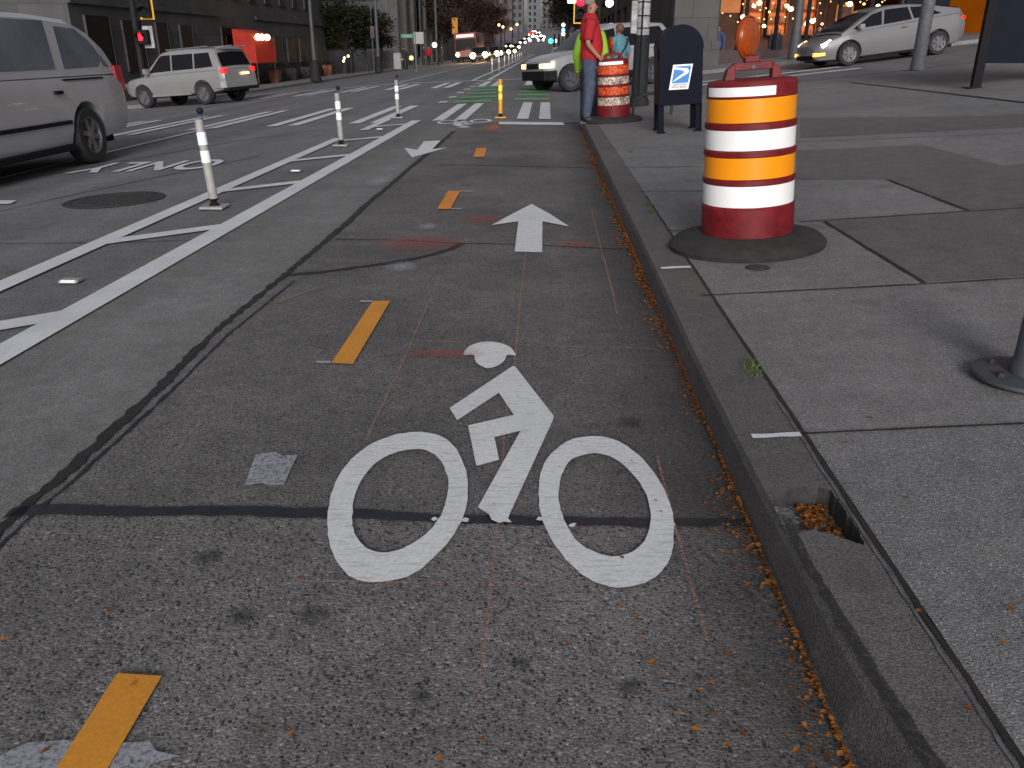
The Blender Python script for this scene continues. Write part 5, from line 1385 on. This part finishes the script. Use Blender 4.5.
# dark glazed building behind the plaza trees and its grey columns
pb = empty('glazed_building', (0, 0, 0), 'dark building with tall grey columns behind the street trees on the left', 'building')
yb = 97
facade(pb, (X_at(391, yb), yb), (-60, yb), 22, -4, [(1.0 + 3.6 * i, 3.9 + 3.6 * i, 1.2, 4.9) for i in range(9)] + [(1.0 + 3.6 * i, 3.9 + 3.6 * i, 6, 20) for i in range(9)], 'concrete_b', 'dark_glass_matt', .5)
xf = X_at(391, yb)
facade(pb, (xf, 130), (xf, yb), 22, -3, [(1.5 + 5.5 * i, 5 + 5.5 * i, 0, 20) for i in range(5)], 'concrete_b', 'dark_glass_matt', .8)
for i in range(6):
    MB().box(xf, xf + .9, yb + .2 + 5.6 * i, yb + 1.5 + 5.6 * i, -1, 22).build('column', 'concrete_b', pb)
MB().box(xf - .5, xf + 1.2, yb - 1, 131, 22, 23).build('roof', 'concrete_b', pb)
ob = empty('office_building', (0, 0, 0), 'grey building with small upper windows beyond the columned one', 'building')
xo = -17.0
op = [(2 + 3.2 * i, 3.7 + 3.2 * i, z_, z_ + 2) for i in range(14) for z_ in (3.2, 6.6, 10)]
facade(ob, (xo, 185), (xo, 134), 20, -3, op, 'concrete_b', 'dark_glass_matt'); facade(ob, (xo, 134), (-60, 134), 20, -3, [], 'concrete_b')
rb = empty('brick_building', (0, 0, 0), 'dark red brick building with a paler top behind the bus', 'building')
facade(rb, (-15.5, 262), (-15.5, 188), 9.5, -3, [(3 + 4 * i, 5 + 4 * i, z_, z_ + 2) for i in range(17) for z_ in (2.5, 6)], 'brick_red', 'dark_glass_matt')
facade(rb, (-15.5, 188), (-60, 188), 9.5, -3, [(3 + 4 * i, 5 + 4 * i, z_, z_ + 2) for i in range(9) for z_ in (2.5, 6)], 'brick_red', 'dark_glass_matt')
MB().box(-60, -15.3, 187.8, 262, 9.5, 20).build('upper_storeys', 'pinkb', rb)
# distant blocks closing the street; pale and grey towers added over the sky gap
for i, (x0, x1, y, hh, m_, lab) in enumerate(((-26, -13, 330, 42, 'pinkb', 'distant brownish block left of the street end'), (-12.5, -4.5, 560, 62, 'pale', 'pale added tower covering the sky gap at the end of the street'),
        (-3.5, 9, 600, 80, 'concrete_b', 'grey added tower covering the sky gap right of the pale one'), (-22, -12.6, 470, 30, 'concrete_b', 'distant grey block behind the headlamps'), (9, 30, 430, 50, 'stone_dark', 'dark distant block behind the right-hand trees'))):
    t = empty('backdrop_tower', (0, 0, 0), lab, 'building', 'buildings at the end of the street')
    n_ = int((x1 - x0) / 3)
    facade(t, (x0, y), (x1, y), hh, -3, [(1 + 3 * a, 2.4 + 3 * a, 12 + 3.6 * c, 14 + 3.6 * c) for a in range(n_) for c in range(6)], m_, 'dark_glass_matt')
    MB().box(x0, x1, y + .6, y + 14, -3, hh).build('tower_body', m_, t)

# ---- corner building on the right with the lit restaurant
cb_ = empty('corner_building', (0, 0, 0), 'dark stone corner building with a glowing restaurant window behind the mailbox and drum', 'building')
FYc = 34.2; xc0 = X_at(622, 58, 1.0)
xc = X_at(679, FYc, 1.0); 
facade(cb_, (xc, 118), (xc, FYc), 20, -1, [(2 + 5 * i, 5 + 5 * i, 1.0, 3.6) for i in range(16)][:13] + [(2 + 5 * i, 5 + 5 * i, 6, 9) for i in range(16)], 'stone_brown', 'dark_glass_matt', .4)
x_p1 = X_at(713, FYc, 1.0); x_w1 = X_at(899, FYc, 1.5); x_o0 = X_at(945, FYc, 2); x_e = 40
zwin = .95 + 0
def fz(px, py): return Z_at(X_at(px, FYc, 1.2), FYc, py)
zs_l = fz(740, 50)
facade(cb_, (x_p1, FYc), (x_w1, FYc), 20, -1, [(.15, x_w1 - x_p1 - .1, zs_l, 5.2, None)] + [(1.5 + 3 * i, 3.3 + 3 * i, 8, 11) for i in range(2)], 'stone_brown', 'dark_glass_matt', .3)
MB().box(xc - .35, x_p1, FYc - .55, FYc + .2, .3, 6).build('pier', 'stone', cb_, None, .03)
MB().box(xc - .5, x_p1 + .12, FYc - .7, FYc + .2, .3, fz(700, 41)).build('pier_base', 'stone', cb_, None, .03)
MB().box(xc, x_p1, FYc, FYc + .3, 6, 20).build('upper_wall', 'stone', cb_)
MB().box(x_p1 + .13, x_w1, FYc - .1, FYc - .004, 0, zs_l - .02).build('bulkhead', 'bulkhead', cb_)
MB().box(x_w1 + .002, x_o0, FYc - .12, FYc + .3, 0, 20).build('dark_panel', 'sign_face', cb_)
MB().box(x_o0 + .002, x_e, FYc - .05, FYc + .3, fz(960, 33), 20).build('orange_wall', 'orange_wall', cb_)
MB().box(x_o0 + .002, x_e, FYc - .12, FYc + .3, 0, fz(960, 33) - .003).build('wall_base', 'stone_brown', cb_)
MB().box(xc - .3, x_e, FYc - .2, FYc + 25, 20, 20.6).build('roof', 'stone_dark', cb_)
b = MB()
for i in range(1, 6):
    x = x_p1 + (x_w1 - x_p1) * i / 6; b.box(x - .06, x + .06, FYc + .02, FYc + .14, zs_l, 5.2)
b.box(x_p1 + .13, x_w1, FYc + .03, FYc + .12, 3.1, 3.2)
b.build('window_frame', 'trim', cb_)
# interior
M['int_wall'] = simple('restaurant_wall', (.09, .03, .016), .7, var=.35, scale=1.5)
M['int_floor'] = simple('restaurant_floor', (.06, .035, .025), .6)
M['shelf_wood'] = simple('shelf_wood', (.22, .09, .035), .6)
M['bottle_amber'] = simple('amber_glass', (.35, .12, .02), .15, var=.4, scale=3)
M['bottle_pale'] = simple('pale_glass', (.35, .3, .2), .15, var=.4, scale=3)
M['lit_panel'] = lamp('lit_back_panel', (1, .22, .03), .10)
M['lit_orange'] = simple('lit_orange_panel', (.3, .09, .012), .6, var=.3, scale=2, emit=(1, .26, .02), es=.14)
rm = empty('restaurant_room', (0, 0, 0), 'warm-lit dining room behind the big window, brown walls', 'room')
ID = 6.5
MB().box(x_p1 - .2, x_w1 + 2, FYc + ID, FYc + ID + .1, -.5, 5.6).build('back_wall', 'int_wall', rm)
MB().box(x_p1 - .3, x_p1 - .2, FYc + .32, FYc + ID, -.5, 5.6).build('side_wall', 'int_wall', rm)
MB().box(x_w1 + 2, x_w1 + 2.1, FYc + .32, FYc + ID, -.5, 5.6).build('side_wall', 'int_wall', rm)
MB().box(x_p1 - .2, x_w1 + 2, FYc + .32, FYc + ID, .25, .3).build('floor', 'int_floor', rm)
MB().box(x_p1 - .2, x_w1 + 2, FYc + .32, FYc + ID, 5.5, 5.6).build('ceiling', 'int_wall', rm)
MB().box(x_p1 + .0, x_p1 + 1.0, FYc + .6, FYc + .7, fz(725, 12), 5.2).build('orange_panel', 'lit_orange', rm)
rr = random.Random(11)
def shelf_unit(x0, x1, y, z0, z1, lab):
    s_ = empty('bottle_shelf', (x0, y, 0), lab, 'shelf', 'lit shelves in the restaurant')
    wd = x1 - x0
    MB().box(0, wd, .30, .34, z0, z1).build('lit_back', 'lit_panel', s_)
    n_ = int((z1 - z0) / .5)
    b = MB(); am = MB(); pl = MB()
    for i in range(n_ + 1):
        z = z0 + (z1 - z0) * i / n_; b.box(0, wd, 0, .29, z - .02, z + .02)
        if i < n_:
            x = .06
            while x < wd - .08:
                h_ = rr.uniform(.2, .36); (am if rr.random() < .6 else pl).lathe([(.035, z + .02), (.035, z + h_ * .6 + .02), (.012, z + h_ * .75 + .02), (.012, z + h_ + .02), (.001, z + h_ + .02)], 8, Matrix.Translation((x, .14, 0))); x += rr.uniform(.09, .2)
    b.box(-.04, 0, 0, .3, z0, z1); b.box(wd, wd + .04, 0, .3, z0, z1)
    b.build('shelf_boards', 'shelf_wood', s_)
    o1 = am.build('bottles', 'bottle_amber', s_, 60); o2 = pl.build('bottles', 'bottle_pale', s_, 60); o1['kind'] = 'stuff'; o2['kind'] = 'stuff'
for px0, px1, lab in ((742, 762, 'lit bottle shelf at the left of the restaurant window'), (768, 786, 'lit bottle shelf in the middle of the restaurant window'), (801, 815, 'lit bottle shelf just right of the grey pole')):
    y_ = FYc + ID - .5
    shelf_unit(X_at(px0, y_, 2), X_at(px1, y_, 2), y_, 1.7, 4.2, lab)
lamps = [(736, 10, 2.0), (752, 6, 3), (757, 3, 4), (768, 12, 2.5), (785, 6, 1.5), (789, 9, 4), (800, 22, 2), (806, 24, 1), (812, 21, 3), (822, 24, 1), (827, 30, 1.2), (847, 4, .8), (861, 4, 1.2), (875, 6, 3), (742, 17, 4.5), (776, 22, 4), (764, 26, 3.5), (748, 31, 4)]
for i, (px, py, dy) in enumerate(lamps):
    y_ = FYc + dy; x = X_at(px, y_, 2); z = Z_at(x, y_, py)
    pl = empty('pendant_lamp', (x, y_, z), '%s lit lamp in the restaurant window, counted in no order but at its own spot %d of the row' % ('small', i + 1), 'lamp', 'lit lamps inside the restaurant')
    MB().sphere(Vector((0, 0, 0)), .045 + .022 * (i % 3), 8, (1.2, 1.2, 1)).build('lamp_bulb', 'bulb' if i % 3 else 'bulb_warm', pl, 60)
    MB().tube((0, 0, .06), (0, 0, max(.1, 5.5 - z)), .01, n=5).build('cord', 'trim', pl)
pos_words = ['far left, beside the orange panel', 'above the first shelf', 'high, right of the first shelf', 'over the warning light', 'left of the pole, high', 'left of the pole, deep in the room', 'low, right of the pole', 'low, second right of the pole', 'deep, right of the pole', 'above the hatchback bonnet', 'lowest, over the hatchback bonnet', 'high above the hatchback windscreen', 'high above the hatchback roof front', 'deep above the hatchback roof', 'deep left, above the drum lens', 'deep, between shelf and pole', 'deep, just above the lens', 'lowest one at the left, behind the lens']
for o, wds in zip([o for o in bpy.data.objects if o.name.startswith('pendant_lamp')], pos_words): o['label'] = 'small lit lamp in the restaurant, ' + wds
for i, (px0, px1, yo, py, lab) in enumerate(((716, 800, 1.2, 8, 'upper string of tiny bulbs in the left of the restaurant window'), (722, 820, 3.2, 20, 'lower string of tiny bulbs deep in the restaurant'), (800, 890, 2.2, 5, 'string of tiny bulbs above the white hatchback'))):
    y_ = FYc + yo; xa, xb = X_at(px0, y_, 2), X_at(px1, y_, 2); z = Z_at((xa + xb) / 2, y_, py)
    sl_o = empty('string_lights', (xa, y_, z), lab, 'string lights', 'strings of bulbs in the restaurant'); pts = []
    for q_ in range(15):
        t = q_ / 14; p_ = Vector(((xb - xa) * t, rr.uniform(-.3, .3), .25 * (2 * (t * 3 % 1) - 1) ** 2 + rr.uniform(-.12, .12))); pts.append(p_)
        MB().sphere(p_, .03, 6).build('bulb', 'bulb_warm', sl_o, 60)
    MB().path(pts, .006, 4).build('cord', 'trim', sl_o)
# framed picture lit on the wall, tables and guests
fy = FYc + 1.6
fr = empty('framed_picture', (X_at(843, fy, 2), fy, Z_at(X_at(843, fy, 2), fy, 13)), 'orange-lit framed board hanging above the hatchback windscreen', 'picture')
MB().box(-.32, .32, 0, .04, -.3, .3).build('frame', 'lit_orange', fr, None, .01); MB().box(-.25, .25, -.01, -.002, -.22, .22).build('picture_face', 'int_wall', fr)
for i, (px, yo, sh_, tr, lab) in enumerate(((741, 1.0, 'blue_cloth', 'dark_cloth', 'guest in blue inside the restaurant, above the drum lens'), (718, 1.0, 'blue_cloth', 'dark_cloth', 'guest in dark blue at the left edge of the restaurant window'), (776, 1.6, 'dark_cloth', 'dark_cloth', 'guest in black inside the restaurant, left of the grey pole'),
        (818, 1.4, 'dark_cloth', 'dark_cloth', 'guest in black above the hatchback bonnet'))):
    y_ = FYc + yo; x = X_at(px, y_, 1.5)
    person(lab, (x, y_, .3), R(200 + 40 * i), 1.62 + .06 * (i % 2), shirt=sh_, trousers=tr, hair='hair_dark', sleeves='long', group='guests in the restaurant')
for i, (px, lab) in enumerate(((752, 'dark round table inside the restaurant, below the drum lens lamp row'), (790, 'dark round table inside the restaurant beside the grey pole'), (830, 'dark round table inside the restaurant behind the hatchback'))):
    y_ = FYc + 2.4; t = empty('dining_table', (X_at(px, y_, 1), y_, .3), lab, 'table', 'tables in the restaurant')
    MB().lathe([(.001, .78), (.42, .78), (.43, .75), (.001, .74)], 24).build('table_top', 'shelf_wood', t, 40); MB().lathe([(.03, .03), (.03, .74)], 10).lathe([(.001, .03), (.22, .025), (.23, 0)], 16).build('table_leg', 'trim', t, 40)
for i, x in enumerate([x_p1 + 2, x_p1 + 5]):
    ld = bpy.data.lights.new('ceiling_light', 'POINT'); ld.energy = 15; ld.color = (1, .45, .15); ld.shadow_soft_size = .4
    lo = bpy.data.objects.new('ceiling_light', ld); col.objects.link(lo); lo.location = (x, FYc + 3, 4.4)
# pole in front of the restaurant
p = (X_at(794, 31.6, 1), 31.6)
po = empty('street_pole', (p[0], p[1], g(*p) + KH), 'plain grey pole in front of the restaurant window, left of the hatchback', 'pole')
lathe_at('pole_shaft', [(.22, 0), (.19, .3), (.15, 1), (.14, 8)], 'polegrey', po)

# ------------------------------------------------------------------ signals, lamps and signs
def signal_box(parent, loc, lens, w_=.34, h_=1.0, frame='yellow_frame', facing=0, lit=0):
    s_ = empty('signal_head', loc, parent=parent); s_.rotation_euler = (0, 0, facing)
    MB().box(-w_ / 2, w_ / 2, -.1, .12, -h_ / 2, h_ / 2).build('housing', 'trim', s_, None, .02)
    n_ = max(1, round(h_ / .34))
    for i in range(n_):
        z = h_ / 2 - (i + .5) * h_ / n_
        T = Matrix.Translation((0, -.105, z)) @ Matrix.Rotation(R(90), 4, 'X')
        MB().lathe([(.001, .02), (.10, .012), (.125, 0)], 18, T).build('lens', lens if i == lit else 'trim', s_, 60)
        MB().lathe([(.14, 0), (.14, .22)], 16, T, R(0), R(180)).build('visor', 'trim', s_, 60)
    return s_
# far-left corner signal
sx0, sy0 = -14.0, 30.9
o = empty('traffic_signal', (sx0 - .35, sy0, g(sx0) + KH), 'traffic signal with a red pedestrian hand on the far left corner', 'traffic signal')
z0_ = g(sx0) + KH
lathe_at('pole', [(.14, 0), (.10, .15), (.085, 6)], 'foot_dark', o)
xs_ = X_at(150, sy0, 2) - (sx0 - .35)
s1 = signal_box(o, (xs_, -.25, Z_at(sx0, sy0, 8) + .45 - z0_), 'tail', .36, 1.5, facing=.1, lit=0)
MB().box(-.24, .24, .13, .15, -.82, .82).build('backplate', 'yellow_frame', s1)
MB().tube((0, 0, Z_at(sx0, sy0, 8) - z0_ + .6), (xs_, -.1, Z_at(sx0, sy0, 8) - z0_ + .6), .03).build('arm', 'iron', o)
s2 = signal_box(o, (X_at(142.5, sy0, 2) - (sx0 - .35), -.2, Z_at(sx0, sy0, 37) - z0_), 'red_sig', .46, .46, facing=0, lit=9)
b = MB(); b.prism([(-.07, -.12), (.05, -.12), (.09, .0), (.06, .02), (.05, .12), (.02, .13), (.0, .15), (-.03, .14), (-.05, .12), (-.08, .1)], 'y', -.14, -.115); b.build('hand_symbol', 'red_sig', s2)
MB().box(.25, .6, -.05, .0, Z_at(sx0, sy0, 48) - z0_, Z_at(sx0, sy0, 26) - z0_).build('side_sign', 'postered', o)
# far-right corner signal above the man in red
sx1, sy1 = X_at(592, 31.0, 2), 31.0
o = empty('traffic_signal', (sx1, sy1, g(sx1) + KH), 'traffic signal with red light and yellow frame above the man in red', 'traffic signal')
z0_ = g(sx1) + KH
lathe_at('pole', [(.14, 0), (.10, .15), (.085, 6)], 'steel_dark', o)
zr_ = Z_at(sx1, sy1, 2) - z0_
s1 = signal_box(o, (X_at(580, sy1, 2) - sx1, -.25, zr_ + .0), 'red_sig', .42, 1.1, lit=1)
for nm_ in [c for c in s1.children if c.name.startswith('lens')]:
    pass
T = Matrix.Translation((0, -.13, .02)) @ Matrix.Rotation(R(90), 4, 'X')
MB().lathe([(.001, .05), (.12, .04), (.17, 0)], 20, T).build('red_lens', 'red_sig', s1, 60)
xw = X_at(571, sy1, 2) - sx1
MB().box(xw - .14, xw + .14, -.4, -.25, zr_ - .05, zr_ + .22).build('walk_light', 'white_sig', o, None, .02)
zb_ = Z_at(sx1, sy1, 23) - z0_
b = MB(); b.box(xw + .07, xw + .11, -.36, -.32, zb_, zr_ - .05); b.box(xw + .07, -.05, -.36, -.32, zb_ - .03, zb_ + .01); b.box(X_at(588, sy1, 2) - sx1, X_at(588, sy1, 2) - sx1 + .05, -.36, -.32, zb_, zr_ + .4)
b.build('yellow_frame', 'yellow_frame', o)
# green signal far down the street, blue lit sign
def far_light(name, label, px, y, pys, mats, r, cat, group=None, x=None, polemat='trim'):
    x = X_at(px, y, 3) if x is None else x
    o = empty(name, (x, y, g(x, y)), label, cat, group)
    zt = max(Z_at(x, y, p) for p in pys) - g(x, y)
    MB().tube((.3, .2, 0), (.3, .2, zt + .5), .07).build('pole', polemat, o)
    MB().tube((.3, .2, zt), (0, .1, zt), .04, n=6).build('bracket', polemat, o)
    for p, m_ in zip(pys, mats):
        MB().sphere(Vector((0, -.05, Z_at(x, y, p) - g(x, y))), r, 10).build('lamp_lens', m_, o, 60)
    return o
far_light('traffic_signal', 'distant green traffic light right of the street end', 551, 70, (41,), ('green_sig',), .19, 'traffic signal')
far_light('pedestrian_signal', 'distant white light beside the green one', 555.5, 71, (41,), ('white_sig',), .15, 'pedestrian signal')
far_light('lit_sign', 'narrow blue lit sign hanging over the far right sidewalk', 563.5, 62, (25, 30, 34), ('white_sig', 'blue_sig', 'white_sig'), .13, 'sign')
far_light('street_lamp', 'blue-white street lamp above the left sidewalk, left of the bus', 434, 92, (45,), ('white_sig',), .26, 'street lamp')
far_light('street_lamp', 'white globe lamp on a dark post right of the man in red', 609.5, 38, (3,), ('white_sig',), .17, 'street lamp')
for px, y, py, lab, m_ in ((499, 150, 25, 'upper left of the two small orange lights over the oncoming cars', 'head_warm'), (503, 152, 27, 'lower right of the two small orange lights over the oncoming cars', 'head_warm'), (517, 190, 24.5, 'small high lamp left of the street end', 'head_warm'), (511, 190, 29, 'small dim lamp left of the street end', 'bulb_warm'),
        (533, 240, 36, 'white lamp above the street end', 'head_farw'), (537, 250, 37, 'white lamp just right above the street end', 'head_farw'), (541, 255, 36, 'third white lamp above the street end', 'head_farw'), (530, 240, 40.5, 'lamp left above the far cars', 'head_farw'), (534, 250, 44.5, 'brightest low lamp at the street end', 'head_farw'),
        (544, 260, 37, 'rightmost white lamp at the street end', 'head_farw'), (529, 225, 47, 'low lamp at the street end, left side', 'head_farw'), (540, 240, 46, 'low lamp at the street end, right side', 'head_farw'), (535, 300, 33, 'red lamp over the street end', 'tail_lit'), (530, 300, 33, 'red lamp left over the street end', 'tail_lit')):
    far_light('distant_lamp', lab, px, y, (py,), (m_,), .0014 * y, 'lamp', 'lamps at the end of the street')
# small street-side lights on the left
for px, y, py, m_, lab in ((401.5, 80, 58, 'head_warm', 'small bright light at pedestrian height by the grey columns'), (410, 84, 58, 'bulb_warm', 'small orange light right of the one by the grey columns')):
    far_light('bollard_lamp', lab, px, y, (py,), (m_,), .2, 'lamp')
# light poles on the left sidewalk
def light_pole(px, y, label, mat='polegrey', base=True, h=9, r=.1, flare=True):
    x = X_at(px, y, -.5); o = empty('light_pole', (x, y, g(x, y) + KH), label, 'light pole', 'light poles along the left sidewalk')
    if base: lathe_at('base', [(.001, 0), (.32, 0), (.32, .12), (.27, .2), (.24, .9), (.17, 1.05), (r, 1.1)], 'foot_dark', o, 16)
    lathe_at('shaft', [(r, 1.0 if base else 0), (r * .8, h)], mat, o, 16)
    MB().tube((0, 0, h - .1), (2.2, 0, h + .4), .05).build('arm', mat, o); MB().box(1.9, 2.6, -.12, .12, h + .36, h + .5).build('luminaire', mat, o, None, .03)
light_pole(316, 49.5, 'grey light pole with a dark flared base, in front of the stone building')
light_pole(379, 68, 'grey light pole with a dark base beside the street trees', r=.13)
light_pole(374, 76, 'thin grey pole just left of the one beside the trees', base=False, r=.07)
light_pole(415, 100, 'thin far pole by the grey columns', base=False, r=.09)
light_pole(437, 112, 'far pole right of the white sign', base=False, r=.16)
# banner, street name sign, white sign
y_ = 74; x = X_at(379, y_ - 6.2, 2) - .35
o = empty('banner', (x, 67.8, 0), 'pinkish banner hanging on the light pole beside the trees', 'banner'); MB().box(-.3, .0, 0, .03, Z_at(x, 67.8, 38), Z_at(x, 67.8, 26)).build('banner_cloth', 'banner_pink' if 'banner_pink' in M else 'pinkb', o)
M['sign_green'] = simple('green_sign', (.02, .20, .10), .5); M['plate_white'] = simple('sign_plate_white', (.30, .31, .32), .6)
y_ = 62; x = X_at(408, y_, 2); zz_ = Z_at(x, y_, 36)
o = empty('street_name_sign', (x, y_, zz_), 'green street name sign on a thin pole before the grey columns', 'sign')
MB().box(-.5, .42, -.02, .02, -.13, .13).build('sign_plate', 'sign_green', o)
b = MB()
for i, (a, c) in enumerate(((-.32, -.22), (-.18, -.1), (-.07, .02), (.05, .12), (.15, .22))): b.box(a, c, -.026, -.022, -.05, .05)
b.build('lettering', 'plate_white', o); MB().tube((.5, 0, -3.2), (.5, 0, .3), .04).build('pole', 'steel', o)
x = X_at(418.5, y_, 2); o = empty('white_sign', (x, y_, Z_at(x, y_, 38)), 'blank white square sign right of the green street name sign', 'sign')
MB().box(-.35, .35, -.02, .02, -.38, .38).build('sign_plate', 'plate_white', o, None, .01); MB().tube((-.28, .04, -2.8), (-.28, .04, .3), .04).build('pole', 'steel', o)
x = X_at(455, 120, 3); o = empty('hanging_banner', (x, 120, Z_at(x, 120, 26)), 'orange banner hanging above the bus', 'banner')
M['banner_orange'] = simple('banner_orange', (.5, .2, .02), .7); MB().box(-.38, .38, -.02, .02, -1.0, 1.0).build('banner_cloth', 'banner_orange', o); MB().tube((-.45, 0, -6), (-.45, 0, 1.2), .06).build('pole', 'trim', o)
# street furniture on the left sidewalk
def planter(px, y, label, w_=.5, mat='planter'):
    x = X_at(px, y, -.3); o = empty('planter_box', (x, y, g(x, y) + KH), label, 'planter', 'planters on the left sidewalk')
    MB().lathe([(.001, .02), (w_ * .75, 0), (w_, .75), (w_ * 1.05, .8), (w_ * .9, .8), (w_ * .85, .7), (.001, .7)], 4, Matrix.Rotation(R(45), 4, 'Z')).build('pot', mat, o)
    b = MB()
    for _ in range(120): leaf(b, rnd.gauss(0, .25), rnd.gauss(0, .25), .75 + abs(rnd.gauss(0, .2)), .16, 1)
    b.build('foliage', 'foliage_dark', o, fix=False)
planter(275, 55, 'orange planter with a dark shrub right of the red canopy'); planter(328, 70, 'orange planter at the corner of the stone building')
planter(292, 60, 'dark planter under the stone building windows', mat='iron'); planter(306, 64, 'dark planter right before the light pole', mat='iron')
b = MB()
for _ in range(1800):
    t = rnd.uniform(y_start + 14, y_end); leaf(b, FX + .5 + rnd.gauss(0, .25), t, g(FX) + KH + abs(rnd.gauss(.3, .25)), .16, 1.2)
tag(b.build('hedge', 'foliage_dark', None, fix=False), 'low dark hedge along the foot of the stone building', 'hedge')
p = (X_at(398, 75, -.4), 75)
o = empty('utility_cabinet', (p[0], p[1], g(*p) + KH), 'pale utility cabinet at the foot of the grey columns', 'cabinet'); MB().box(-.3, .3, -.3, .3, 0, 1.3).build('cabinet_body', 'plate_white', o, None, .03); MB().box(-.25, .25, -.315, -.302, .1, 1.2).build('cabinet_door', 'postered', o)
o = empty('low_wall', (0, 0, 0), 'low pale plaza wall behind the trees', 'wall'); MB().box(-32, X_at(392, 88), 88, 88.4, -1.5, Z_at(-19, 88, 51)).build('wall_body', 'pale', o)
# parked bicycle-like cluster of lights: scooter lamp sparkle by the plaza
for px, py, lab in ((342, 58, 'left one of the small warm ground lamps under the trees'), (346, 56, 'upper right small warm ground lamp under the trees'), (341, 61, 'lowest small warm ground lamp under the trees')):
    far_light('ground_lamp', lab, px, 72, (py,), ('bulb',), .09, 'lamp', 'warm lamps under the plaza trees')
# garbage: distant pedestrians
for i, (px, y, sh_, lab) in enumerate(((424, 84, 'dark_cloth', 'distant pedestrian in dark clothes left of the blue-white lamp'), (429, 86, 'red_shirt', 'distant pedestrian in dull red by the white sign'), (442, 96, 'dark_cloth', 'distant pedestrian in black near the bus'), (404, 78, 'dark_cloth', 'distant pedestrian in black beside the grey columns'))):
    x = X_at(px, y, -.3); person(lab, (x, y, g(x, y) + KH), R(70 * i), 1.75, shirt=sh_, trousers='dark_cloth', hair='hair_dark', sleeves='long', group='distant pedestrians')

# ------------------------------------------------------------------ trees
def tree(label, x, y, h, r, trunk_h, mat='foliage', n=2600, leafs=.28, base=None, group='street trees', cat='tree', seed=1):
    rr = random.Random(seed)
    z0 = g(x, y) + KH if base is None else base
    o = empty('street_tree', (x, y, z0), label, cat, group)
    b = MB(); top = Vector((rr.uniform(-.2, .2), rr.uniform(-.2, .2), trunk_h))
    b.tube((0, 0, -.1), top, .2, .13, 10)
    cl = []
    for i in range(9):
        a = rr.uniform(0, 6.28); d = rr.uniform(.25, .8) * r; z = trunk_h + rr.uniform(.15, .95) * (h - trunk_h)
        tip = Vector((math.cos(a) * d, math.sin(a) * d, z)); mid = top.lerp(tip, .5) + Vector((0, 0, .3))
        b.tube(top, mid, .09, .06, 7); b.tube(mid, tip, .06, .02, 6); cl.append(tip)
    cl.append(Vector((0, 0, h - .3)))
    b.build('trunk', 'bark', o, 50)
    c = MB()
    for i in range(n):
        k = cl[i % len(cl)]; q = k + Vector((rr.gauss(0, 1), rr.gauss(0, 1), rr.gauss(0, .75))) * r * .24
        a, s = rr.uniform(0, 6.28), leafs * rr.uniform(.6, 1.3)
        u = Vector((math.cos(a), math.sin(a), rr.uniform(-.7, .7))).normalized(); v = u.cross(Vector((rr.uniform(-1, 1), rr.uniform(-1, 1), 1))).normalized()
        c.add([q - u * s / 2, q + v * s * .35, q + u * s / 2, q - v * s * .35], [(0, 1, 2, 3)])
    c.build('crown', mat, o, fix=False)
tree('full dark green street tree at the corner of the grey stone building', X_at(343, 74, 1), 74, 5.2, 2.9, 1.9, n=3600, seed=2)
tree('dark green tree between the two thin poles', X_at(366, 78, 1), 78, 4.8, 2.2, 1.8, n=2600, seed=3)
tree('tree with yellowing leaves left of the grey columns', X_at(383, 84, 1), 84, 4.6, 1.6, 1.8, n=1500, seed=4)
k = 0
for side, x, rows in (('left', -14.6, (122, 136, 150, 166, 182, 200, 222, 246, 275)), ('right', 3.6, (62, 74, 88, 104, 120, 140, 160, 185, 215, 250))):
    for i, y in enumerate(rows):
        tree('%s autumn street tree on the %s side beyond the intersection, counting away' % (names[i], side), x + rnd.uniform(-.5, .8 if side == 'left' else .2), y, rnd.uniform(8, 11), 3.4, 2.8 if side == 'left' else 3.4, 'foliage_autumn' if side == 'left' or i % 3 == 0 else 'foliage_dark', n=1500, leafs=.42, group='street trees beyond the intersection', seed=20 + k); k += 1
